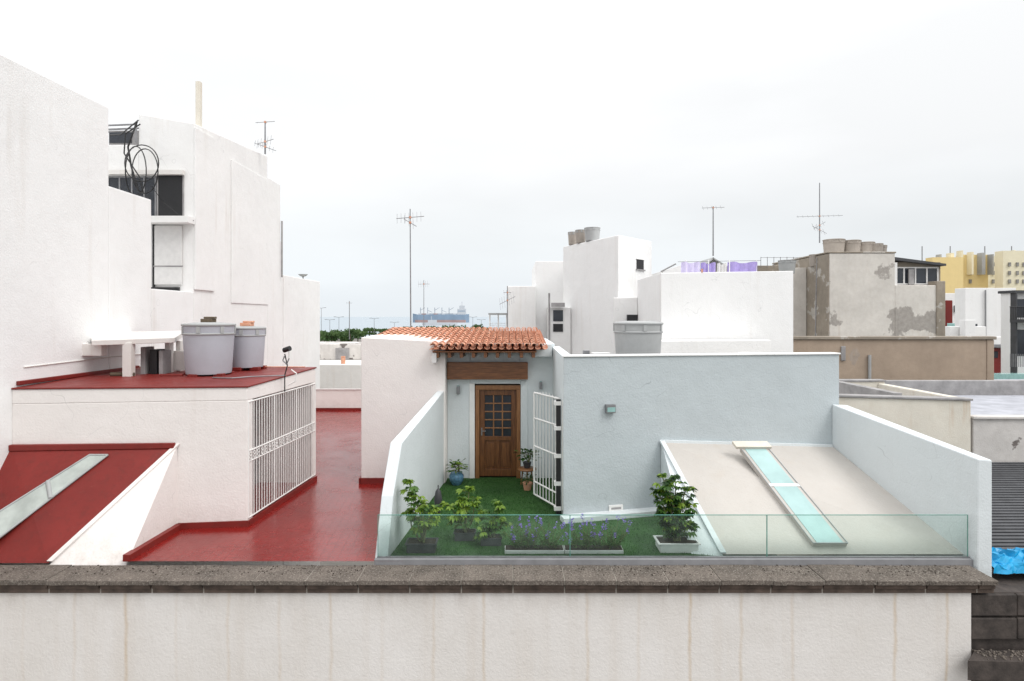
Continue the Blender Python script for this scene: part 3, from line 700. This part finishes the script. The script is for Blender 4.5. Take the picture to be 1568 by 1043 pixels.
# ------------------------------------------------------------------ background buildings
b=E('white_apartment_block')
g=MB()
g.prism([(2.23,25.7),(3.98,22.0),(5.68,23.9),(4.6,28)],GZ,[6.66,6.66,6.66,6.66],m_white2)
g.box(1.08,2.6,27,32,GZ,6.15,m_white2); g.box(-.23,1.078,26.5,32,GZ,4.98,m_white)
g.prism([(3.70,21.5),(4.55,21.3),(4.9,22.9),(4.1,22.6)],GZ,4.3,m_white)
g.box(1.6,2.5,25.0,26.9,GZ,4.0,m_white)
g.obj('walls',b,.03)
g=MB()
# window set in the rotated right-hand face
fa=Vector((3.98,22.0,0)); fb=Vector((5.68,23.9,0)); fd=(fb-fa).normalized(); fn=Vector((fd.y,-fd.x,0))
def fpt(t,o): return fa+(fb-fa)*t+fn*o
def fbox(t0,t1,z0,z1,o,mat,o0=.001):
    a_,b_,c_,d_=fpt(t0,o),fpt(t1,o),fpt(t1,o0),fpt(t0,o0); g.prism([(a_.x,a_.y),(b_.x,b_.y),(c_.x,c_.y),(d_.x,d_.y)],z0,z1,mat)
fbox(.52,.74,Z(412,23),Z(397,23),.012,m_dark); fbox(.50,.76,Z(414,23),Z(412,23)-.002,.06,m_capgrey); fbox(.50,.76,Z(397,23)+.002,Z(395.5,23),.04,m_white)
g.box(X(960,21.35),X(976,21.35),21.28,21.42,Z(493,21.35),Z(482,21.35),m_dark)
g.box(X(847,25),X(862,25),24.97,25.05,Z(492,25),Z(475,25),m_dkglass); g.box(X(847,25),X(862,25),24.97,25.05,Z(508,25),Z(496,25),m_dark)
g.box(X(844,25),X(864,25),24.7,24.999,Z(470,25),Z(464,25),m_capgrey)
g.obj('windows',b)
g=MB()
g.tube((X(841,24.9),24.9,2),(X(841,24.9),24.9,4.6),.04,m_capgrey); g.obj('downpipe',b)
for px,d,r in ((877,25.2,.2),(889,24.6,.22),(907,24.0,.32)):
    tank('water_tank',X(px,d)+ (.0),d,6.66,r*1.0,.58,mat=m_tankbr if r<.3 else m_tanklid,lid=m_tanklid,legs=False)
b=E('white_flat_roof_house'); g=MB()
g.prism([(4.56,18),(X(1215,18.6),18.6),(X(1215,18.6)+.3,23),(4.56,21.4)],GZ,[4.94,5.05,5.05,4.94],m_white2)
g.prism([(4.50,17.9),(X(1000,17.0)+.1,17.0),(X(1180,17.6),17.6),(X(1180,17.6),18.2)],GZ,2.9,m_white)
g.obj('walls',b,.02)
g=MB(); g.tube((X(1075,18.2),18.2,4.97),(X(1075,18.2),18.2,5.08),.03,m_tile)
g.obj('drain',b)
b=E('laundry_line'); g=MB(); d=22
def cloth(g,px0,px1,py0,py1,mat):
    n=14; vs=[];fs=[]
    for j in range(2):
        for i in range(n+1):
            u=i/n; vs.append((X(px0+(px1-px0)*u,d),d+.06*math.sin(u*19)+.03*j,Z(py0 if j==0 else py1,d)+.03*math.sin(u*9)))
    for i in range(n): fs.append([i,i+1,n+2+i,n+1+i])
    g.add(vs,fs,mat,True)
cloth(g,1043,1072,402,422,m_purple2); cloth(g,1073,1096,403,422,m_purple); cloth(g,1114,1160,402,422,m_purple); cloth(g,1098,1113,404,420,m_potw)
g.obj('hanging_cloths',b,recalc=False)
g=MB(); g.tube(W(1038,401,d),W(1165,399,d),.008,m_black,4)
for px in (1050,1085,1117,1158): g.tube(W(px,398,d),(X(px,d),d,4.9),.02,m_metalw,6)
g.obj('line_and_posts',b)
b=E('rooftop_gable_shelter'); g=MB(); d=24.5
g.prism([(X(1015,d),d),(X(1050,d),d),(X(1050,d),d+2),(X(1015,d),d+2)],4,[Z(415,d),Z(404,d),Z(404,d),Z(415,d)],m_white); g.tube(W(1012,416,d),W(1035,404,d),.03,m_capgrey)
g.slab(W(1072,414,d),W(1092,394,d),W(1092,394,d)+Vector((0,1.5,0)),W(1072,414,d)+Vector((0,1.5,0)),.05,m_tanklid); g.slab(W(1092.2,394,d),W(1115,408,d),W(1115,408,d)+Vector((0,1.5,0)),W(1092.2,394,d)+Vector((0,1.5,0)),.05,m_tanklid)
g.tube(W(1092,396,d+.5),(X(1092,d),d+.5,4),.04,m_metalw)
g.obj('shelter_roof',b)

b=E('weathered_old_building'); g=MB()
g.box(15.12,18.25,28,34,GZ,6.62,m_old); g.box(18.252,20.6,28.01,34,GZ,5.1,m_old)
g.box(20.2,20.62,27.95,28.6,GZ,5.3,m_oldside)
g.obj('front_walls',b,.03)
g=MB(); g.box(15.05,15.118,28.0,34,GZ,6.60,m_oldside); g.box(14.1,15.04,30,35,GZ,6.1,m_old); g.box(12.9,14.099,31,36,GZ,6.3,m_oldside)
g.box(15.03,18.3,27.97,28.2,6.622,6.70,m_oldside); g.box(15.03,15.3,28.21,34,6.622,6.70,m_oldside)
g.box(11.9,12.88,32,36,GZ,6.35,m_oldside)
g.obj('side_walls',b,.03)
g=MB()
d=28.6; g.box(X(1362,d),X(1440,d),d,31,5.1,6.25,m_oldside)
g.prism([(X(1358,d),d-.3),(X(1442,d),d-.3),(X(1442,d),31.2),(X(1358,d),31.2)],[6.35,6.05,6.05,6.35],[6.5,6.15,6.15,6.5],m_louver)
d=28.59
wnd(g,1366,1436,409,436,d,m_dkglass,m_potw,.06,4,1,.05)
g.box(X(1362,d),X(1366,d),28.2,28.57,5.1,6.2,m_white)
g.box(X(1389,d),X(1397,d),28.45,28.53,5.15,5.9,m_capgrey)
g.obj('rooftop_sunroom',b)
g=MB()
for px in range(1165,1236,10): g.tube((X(px,31),31,6.2),(X(px,31),31,6.75),.015,m_metalg,4)
g.tube((X(1165,31),31,6.72),(X(1235,31),31,6.72),.015,m_metalg,4)
g.path([(15.04,29.0,6.5),(15.03,29.1,3.0),(15.03,29.1,1.0)],.03,m_capgrey)
g.obj('railing',b)
for px,r,h in ((1245,.23,.62),(1281,.5,.9),(1308,.42,.85),(1329,.4,.75),(1341,.3,.65),(1354,.24,.6)):
    tank('rooftop_tank',X(px,29.5),29.5+random.uniform(-.3,.3),6.62 if px>1270 else 6.1,r,h,mat=m_tankbr,lid=m_tankbr,legs=False)
tank('rooftop_tank',X(1205,29),29,5.7,.4,.7,mat=m_tanklid,lid=m_tanklid,legs=False)

b=E('tan_boundary_wall'); g=MB()
g.box(9.4,16.15,20,20.3,GZ,2.82,m_tan); g.box(16.15,16.4,19.98,20.6,GZ,2.82,m_tan)
g.obj('wall',b,.03)
g=MB(); g.box(9.4,16.45,19.93,20.36,2.822,2.93,m_oldside); g.tube((X(1333,19.9),19.95,1.0),(X(1333,19.9),19.95,2.3),.05,m_tanklid); g.box(X(1287,20),X(1294,20),19.95,19.99,2.1,2.6,m_capgrey); g.obj('coping',b,.02)
b=E('cream_parapet_house'); g=MB()
xa,xb=6.9,X(1487,13)
g.box(xa,xb,13,13.2,GZ,[1.83,1.74,1.74,1.83],m_cream); g.box(xa,xa+.2,13.202,16,GZ,1.83,m_cream); g.box(xa,xb,16.002,16.2,GZ,1.83,m_cream); g.box(xb-.2,xb,13.202,16,GZ,1.78,m_cream)
g.box(xa+.2,xb-.2,13.2,16,GZ,1.3,m_lavender)
g.obj('walls',b,.02)
g=MB(); g.box(xa-.02,xb+.02,12.96,13.24,[1.832,1.742,1.742,1.832],[1.88,1.79,1.79,1.88],m_capgrey); g.box(xa-.02,xb+.02,15.97,16.24,1.832,1.88,m_capgrey); g.box(8.6,8.8,13.25,15.96,1.30,1.88,m_capgrey); g.obj('parapet_cap',b,.01)
b=E('rough_white_building'); g=MB()
g.box(xb+.05,19,13,17,GZ,1.33,m_rough,m_lavender); g.box(xb+.03,19,12.95,13.2,1.331,1.40,m_rough)
g.box(xb+.05,19,17.01,17.2,GZ,1.75,m_capgrey)
g.obj('walls',b,.02)
b=E('dark_corrugated_roof'); g=MB()
n=34
for i in range(n):
    t0=i/n; t1=(i+.62)/n
    y0=12.85-3.7*t0; y1=12.85-3.7*t1; z0=.42-.52*t0; z1=.42-.52*t1
    g.slab(Vector((7.1,y0,z0)),Vector((14,y0,z0)),Vector((14,y1,z1)),Vector((7.1,y1,z1)),.03,m_louver)
g.slab(Vector((7.1,12.9,.37)),Vector((14,12.9,.37)),Vector((14,9.0,-.2)),Vector((7.1,9.0,-.2)),.05,m_louver)
g.obj('ribbed_sheet',b)
g=MB(); g.box(7.1,14,9.0,12.9,GZ,-.26,m_capgrey); g.obj('walls_below',b)
b=E('blue_tarpaulin'); vs=[];fs=[];n=26
for j in range(n+1):
    for i in range(n+1):
        u=i/n;v=j/n; hgt=.24*math.sin(math.pi*v)**.5*(1) if 0<v<1 else 0
        vs.append((7.06+u*1.6+.03*math.sin(j*1.7),8.62+v*.55+.03*math.sin(i*1.3),-.17+hgt*(.75+.25*math.sin(i*.9+j*.5))+.03*math.sin(i*2.1)*math.sin(j*1.9)+random.uniform(-.012,.012)))
for j in range(n):
    for i in range(n): fs.append([j*(n+1)+i,j*(n+1)+i+1,(j+1)*(n+1)+i+1,(j+1)*(n+1)+i])
g=MB(); g.add(vs,fs,m_blueplastic,False); g.obj('crumpled_sheet',b)

b=E('yellow_apartment_building'); g=MB()
for px0,px1,py,mat,dd in ((1380,1428,401,m_yellow,92),(1428,1475,394,m_yellow,88),(1475,1513,390,m_yellow,90),(1513,1540,392,m_creamf,94),(1536,1600,384,m_creamf,86)):
    g.box(X(px0,dd),X(px1,dd),dd,dd+1.5,GZ,Z(py,dd),mat)
g.obj('walls',b)
g=MB()
for px in (1484,1519,1531,1544,1556,1566):
    for py in (402,415,428):
        dq=85.9 if px>1536 else (87.9 if px<1475 else (89.9 if px<1513 else 93.9))
        g.box(X(px,dq),X(px+3.5,dq),dq-.1,dq+.05,Z(py+6,dq),Z(py,dq),m_farglass)
for px in range(1440,1566,16): g.box(X(px,89),X(px+random.choice((2,3,5)),89),89,90,10,Z(random.uniform(383,390),89),random.choice((m_creamf,m_creamf,m_tanklid)))
for px in (1412,1455,1508,1549): g.tube(W(px,377,90),(X(px,90),90,12),.07,m_metalg,5)
g.obj('windows_and_rooftop_sheds',b)
b=E('white_terrace_house'); g=MB(); d=42
g.box(X(1478,d),X(1556,d),d,d+1,GZ,Z(441,d),m_white2); g.box(X(1440,d+10),X(1478,d+10),d+10,d+11,GZ,Z(449,d+10),m_white)
g.box(X(1446,50),X(1456,50),49.8,50,GZ,Z(460,50),m_redroof)
g.box(X(1462,48),X(1480,48),47.8,48,GZ,Z(464,48),m_redroof); g.box(X(1450,46),X(1472,46),45.8,46,GZ,Z(495,46),m_teal)
g.box(X(1455,40),X(1510,40),40,40.8,GZ,Z(500,40),m_white); g.box(X(1476,39.5),X(1492,39.5),39.4,39.9,GZ,Z(490,39.5),m_white2)
for px in (1448,1458,1467,1474): g.box(X(px,51.5),X(px+4,51.5),51.8,52,Z(478,52),Z(468,52),m_dkglass)
for px in (1484,1493): g.box(X(px,d-.1),X(px+5,d-.1),d-.05,d,Z(506,d),Z(496,d),m_dkglass)
g.tube((X(1509,41.9),41.9,0),(X(1509,41.9),41.9,5.5),.05,m_metalg)
g.obj('walls',b,.03)
b=E('balcony_house'); g=MB(); d=26
g.box(X(1547,d),X(1640,d),d,d+.5,GZ,Z(449,d),m_white2); g.box(X(1545,d),X(1640,d),d-.3,d+.6,Z(449,d),Z(445,d),m_louver); g.box(X(1546,d),X(1640,d),d-.8,d-.01,Z(494,d),Z(489,d),m_louver)
g.box(X(1547,d),X(1549,d),d-.3,d-.01,Z(580,d),Z(449,d),m_louver)
g.box(X(1554,d),X(1590,d),d-.02,d,Z(486,d),Z(458,d),m_dkglass); g.box(X(1556,d),X(1590,d),d-.03,d,Z(545,d),Z(505,d),m_dkglass)
for i in range(30): px=1547+i*2.6; g.tube((X(px,d-.7),d-.7,Z(490,d-.7)),(X(px,d-.7),d-.7,Z(470,d-.7)),.012,m_black,4)
g.tube((X(1546,d-.7),d-.7,Z(470,d-.7)),(X(1640,d-.7),d-.7,Z(470,d-.7)),.02,m_black,4)
for i in range(30): px=1547+i*2.6; g.tube((X(px,d-.7),d-.7,Z(562,d-.7)),(X(px,d-.7),d-.7,Z(542,d-.7)),.012,m_metalg,4)
g.obj('walls_and_balconies',b)
b=E('red_roofed_shed'); g=MB(); d=30
g.box(X(1512,d),X(1550,d),d,d+.6,GZ,Z(516,d),m_white); g.box(X(1510,d),X(1548,d),d-.4,d-.01,Z(532,d),Z(527,d),m_metalg); g.box(X(1511,d),X(1549,d),d-.05,d-.001,Z(580,d),Z(533,d),m_redroof)
g.box(X(1511,24),X(1640,24),24,24.5,GZ,Z(573,24),m_teal,m_teal); g.box(X(1511,22),X(1640,22),22,22.5,GZ,Z(583,22),m_capgrey,m_lavender)
g.box(X(1510,17.6),X(1640,17.6),17.6,18.2,GZ,Z(592,17.6),m_rough,m_lavender)
for px in (1520,1532): g.box(X(px,d),X(px+6,d),d-.1,d-.051,Z(548,d),Z(538,d),m_dkglass)
g.obj('walls_and_roof',b,.02)

# ------------------------------------------------------------------ antennas
def antenna(px,ptop,pbase,d,elems,name='tv_antenna',r=.022,lean=0):
    e=E(name); g=MB(); top=W(px+lean,ptop,d); bs=W(px,pbase,d); g.tube(bs,top,r,m_metalg,6,r*.7); g.obj('mast',e); g=MB()
    for (py,half,tilt,n,el) in elems:
        c=top.lerp(bs,(py-ptop)/(pbase-ptop)); hw=half/F*d
        a=c+Vector((-hw,.2*hw,-tilt/F*d)); b_=c+Vector((hw,-.2*hw,tilt/F*d)); g.tube(a,b_,.010,m_metalg,5)
        for k in range(n):
            q=a.lerp(b_,(k+.2)/n); l=el/F*d; g.tube(q+Vector((.1*l,-.5*l,-l)),q+Vector((-.1*l,.5*l,l)),.006,m_metalg,4)
        g.box(c.x-.025,c.x+.03,c.y-.03,c.y+.03,c.z-.03,c.z+.03,m_tile)
    g.obj('aerial_elements',e); return e
antenna(629,320,505,17,[(333,22,1,7,8),(341,10,-6,3,7)],lean=-1)
antenna(649,429,505,30,[(435,9,0,5,5)],r=.02)
antenna(1092,316,392,24.9,[(318,16,0,5,3)],r=.03)
antenna(1255,280,372,29,[(331,32,0,9,2),(345,8,5,4,4),(352,10,-6,4,5)],r=.03)
antenna(406,186,236,19,[(187,16,0,2,1),(217,14,3,5,8),(225,18,-7,6,5)],r=.03)
antenna(777,438,505,24,[(448,6,0,3,4),(460,12,6,7,9)],r=.025)
antenna(535,461,520,60,[(464,5,0,3,2)],r=.05)
e=E('satellite_dish'); g=MB(); p=W(464,424,26); g.lathe(p.x,p.y,[(.02,0),(.12,.03),(.2,.1),(.21,.11)],m_tanklid,20,z0=p.z); g.tube((p.x,p.y,p.z-.4),p,.03,m_metalg); g.obj('dish',e)

# ------------------------------------------------------------------ coast: trees, lamps, ship
def canopy(g,cx,cy,cz,r,h,n,sz,mat):
    subs=[(cx+random.uniform(-.6,.6)*r,cy+random.uniform(-.5,.5)*r,cz+random.uniform(-.3,.35)*h,random.uniform(.4,.6)) for _ in range(7)]
    for i in range(n):
        sx,sy,sz_,sr=random.choice(subs); d_=rdir(.1); rr=random.random()**.4*sr
        p=Vector((sx+d_.x*r*rr,sy+d_.y*r*rr,sz_+d_.z*h*rr)); a=rdir(); u=a.orthogonal().normalized()*sz*random.uniform(.5,1.2); w=a.cross(u).normalized()*sz*random.uniform(.4,1)
        g.add([p-u,p-w*.6,p+u,p+w],[[0,1,2,3]],mat)
e=E('distant_trees'); g=MB(); t=MB()
for px,d,r,h in ((497,210,3.5,2.8),(508,190,4,2.6),(522,215,4,3.0),(536,200,5,4.0),(548,230,4,3.4),(566,260,4.5,2.6),(590,250,4,2.4),(652,260,5,4.4),(664,275,4,3.4),(676,270,6,4.8),(692,270,5,3.4),(712,280,7,4.2),(730,280,5,4.8),(605,260,5,2.6),(625,300,5,2.8),(745,270,4,2.5),(485,200,5,3)):
    zc=-2.4; canopy(g,X(px,d),d,zc-.8,r,h*1.2,700,.5,m_farleaf); t.tube((X(px,d),d,GZ),(X(px,d),d,zc),.3,m_bark,6,.2)
    for k in range(4): a=rdir(.5); t.tube((X(px,d),d,zc-2),(X(px,d)+a.x*r*.6,d+a.y*r*.5,zc),.12,m_bark,5,.05)
g.obj('foliage',e,recalc=False); t.obj('trunks',e)
g=MB(); g.add([(X(440,170),165,GZ+.02),(X(800,170),165,GZ+.02),(X(800,330)+20,330,GZ+.02),(X(440,330)-20,330,GZ+.02)],[[0,1,2,3]],m_farleaf); g.obj('park_lawn')
for px,top,d in ((492,472,230),(505,490,220),(519,486,220),(573,488,240),(604,494,250),(724,486,260),(737,490,260)):
    e=E('street_lamp'); g=MB(); x_=X(px,d); zt=Z(top,d); g.tube((x_,d,GZ),(x_,d,zt),.12,m_metalg,6,.07); g.tube((x_-1.2,d,zt+.2),(x_,d,zt),.07,m_metalg,5); g.tube((x_+1.2,d,zt+.2),(x_,d,zt),.07,m_metalg,5); g.box(x_-1.9,x_-1.1,d-.15,d+.15,zt+.12,zt+.27,m_metalg); g.box(x_+1.1,x_+1.9,d-.15,d+.15,zt+.12,zt+.27,m_metalg); g.obj('pole',e)
m_hull=simple('ship_hull_haze_blue',(.36,.40,.45),.7,sc_=.05); m_hull2=simple('ship_hull_blue',(.22,.30,.40),.6,sc_=.05); m_rust=simple('ship_red',(.38,.26,.25),.7,sc_=.05); m_ship=simple('ship_superstructure',(.52,.54,.57),.6)  # sea haze is put into the ship colours: lightened and greyed
e=E('cargo_ship'); g=MB(); d=1500; sz=GZ+.6
def SX(px): return X(px,d)
g.prism([(SX(631),d+10),(SX(640),d),(SX(712),d),(SX(718),d+10),(SX(712),d+20),(SX(640),d+20)],sz,[Z(480,d),Z(482,d),Z(482,d),Z(481,d),Z(482,d),Z(482,d)],m_hull2)
g.prism([(SX(632),d+9),(SX(640),d-.2),(SX(712),d-.2),(SX(717),d+9),(SX(712),d+20.2),(SX(640),d+20.2)],sz-.5,Z(490,d),m_rust)
g.box(SX(700),SX(713),d+2,d+18,Z(482,d),Z(473,d),m_ship); g.box(SX(703),SX(711),d+4,d+16,Z(473,d),Z(468,d),m_ship); g.tube((SX(707),d+10,Z(468,d)),(SX(707),d+10,Z(462,d)),.8,m_ship)
g.box(SX(701),SX(712),d+1.9,d+1.99,Z(477,d),Z(475.8,d),m_hull2)
for px in (643,654,665,676,687):
    g.tube((SX(px),d+10,Z(482,d)),(SX(px),d+10,Z(471,d)),1.0,m_hull); g.tube((SX(px),d+10,Z(475,d)),(SX(px+7),d+10,Z(471 if px%2 else 478,d)),.7,m_hull,5)
for px in range(640,698,6): g.box(SX(px),SX(px+5),d+3,d+17,Z(482,d),Z(480,d),random.choice((m_hull,m_rust,m_ship)))
g.obj('hull_and_superstructure',e)
e=E('tug_boat'); g=MB(); d2=1000
g.prism([(X(646,d2),d2+4),(X(652,d2),d2),(X(697,d2),d2),(X(700,d2),d2+4),(X(697,d2),d2+8),(X(652,d2),d2+8)],sz,Z(494,d2),m_ship)
g.box(X(655,d2),X(668,d2),d2+1,d2+7,Z(494,d2),Z(490,d2),m_ship); g.tube((X(660,d2),d2+4,Z(490,d2)),(X(660,d2),d2+4,Z(484,d2)),.4,m_ship)
g.obj('hull_and_cabin',e)
b=E('roof_terrace_pergola'); g=MB(); d=30
g.box(X(749,d),X(777,d),d,d+4,GZ,Z(505,d),m_whitest); g.box(X(748,d),X(778,d),d-.2,d+4,Z(482,d),Z(479.5,d),m_tanklid)
for px in (750,763,776): g.tube((X(px,d),d,Z(505,d)),(X(px,d),d,Z(482,d)),.035,m_metalw)
for i in range(4): g.tube((X(750,d),d,Z(504-i*3,d)),(X(776,d),d,Z(504-i*3,d)),.018,m_metalw,4)
g.obj('posts_and_roof',b)
b=E('distant_low_house'); g=MB()
g.box(-8,3,36,44,GZ,Z(528,36),m_rough); g.box(-16,-7,46,54,GZ,.2,m_white)
for i in range(30):
    x_=random.uniform(-60,60); y_=random.uniform(60,150); w=random.uniform(5,10)
    if -32<x_/y_*100<2: h_=random.uniform(-8.5,-6.5)
    else: h_=random.uniform(-6,1)
    g.box(x_,x_+w,y_,y_+w,GZ,h_,random.choice((m_white,m_whitest,m_creamf,m_tan)))
g.obj('walls',b,.03)

# ------------------------------------------------------------------ light, world, camera
w=bpy.data.worlds.new('World'); sc.world=w; w.use_nodes=True; t=w.node_tree; bg=t.nodes['Background']
sky=t.nodes.new('ShaderNodeTexSky'); sky.sky_type='NISHITA'; sky.sun_disc=False
SE,SA=math.radians(50),math.radians(125)
sky.sun_elevation=SE; sky.sun_rotation=SA; sky.air_density=1.5; sky.dust_density=4
tc=t.nodes.new('ShaderNodeTexCoord'); sep=t.nodes.new('ShaderNodeSeparateXYZ'); t.links.new(tc.outputs['Generated'],sep.inputs[0])
ramp=t.nodes.new('ShaderNodeValToRGB'); t.links.new(sep.outputs[2],ramp.inputs[0])
cr=ramp.color_ramp; cr.elements[0].position=0; cr.elements[0].color=(.385,.41,.43,1)
cr.elements[1].position=1; cr.elements[1].color=(1,1,1,1)
for p,c in ((.07,(.40,.42,.435,1)),(.13,(.405,.42,.43,1)),(.24,(.46,.465,.47,1)),(.38,(.485,.49,.493,1)),(.6,(.72,.72,.725,1))):
    e_=cr.elements.new(p); e_.color=c
mp=t.nodes.new('ShaderNodeMapping'); mp.inputs['Scale'].default_value=(1,1,3.5); mp.inputs['Location'].default_value=(.3,.1,.2); t.links.new(tc.outputs['Generated'],mp.inputs[0])
ns=t.nodes.new('ShaderNodeTexNoise'); ns.inputs['Scale'].default_value=1.6; ns.inputs['Detail'].default_value=5; ns.inputs['Roughness'].default_value=.45; t.links.new(mp.outputs[0],ns.inputs['Vector'])
mr=t.nodes.new('ShaderNodeMapRange'); mr.inputs[1].default_value=.35; mr.inputs[2].default_value=.65; mr.inputs[3].default_value=.93; mr.inputs[4].default_value=1.06; t.links.new(ns.outputs['Fac'],mr.inputs[0])
mul=t.nodes.new('ShaderNodeVectorMath'); mul.operation='SCALE'; t.links.new(ramp.outputs[0],mul.inputs[0]); t.links.new(mr.outputs[0],mul.inputs['Scale'])
mul2=t.nodes.new('ShaderNodeVectorMath'); mul2.operation='SCALE'; t.links.new(mul.outputs[0],mul2.inputs[0]); mul2.inputs['Scale'].default_value=22.5
mx=t.nodes.new('ShaderNodeMix'); mx.data_type='RGBA'; mx.inputs[0].default_value=.95; t.links.new(sky.outputs[0],mx.inputs[6]); t.links.new(mul2.outputs[0],mx.inputs[7])
t.links.new(mx.outputs[2],bg.inputs[0]); bg.inputs[1].default_value=.1
L=bpy.data.lights.new('sun','SUN'); L.energy=1.25; L.angle=math.radians(24); L.color=(1,.98,.95); lo=bpy.data.objects.new('sun',L); sc.collection.objects.link(lo)
dv=Vector((math.sin(SA)*math.cos(SE),math.cos(SA)*math.cos(SE),math.sin(SE))); lo.rotation_euler=dv.to_track_quat('Z','Y').to_euler()
cam=bpy.data.cameras.new('camera'); co=bpy.data.objects.new('camera',cam); sc.collection.objects.link(co); sc.camera=co
co.location=(0,0,H); co.rotation_euler=(math.radians(90),0,0); cam.sensor_width=36; cam.lens=F/1568*36; cam.shift_y=-(521.5-485)/1568; cam.clip_end=60000; cam.clip_start=.05
sc.view_settings.view_transform='Standard'; sc.view_settings.look='None'; sc.view_settings.exposure=0
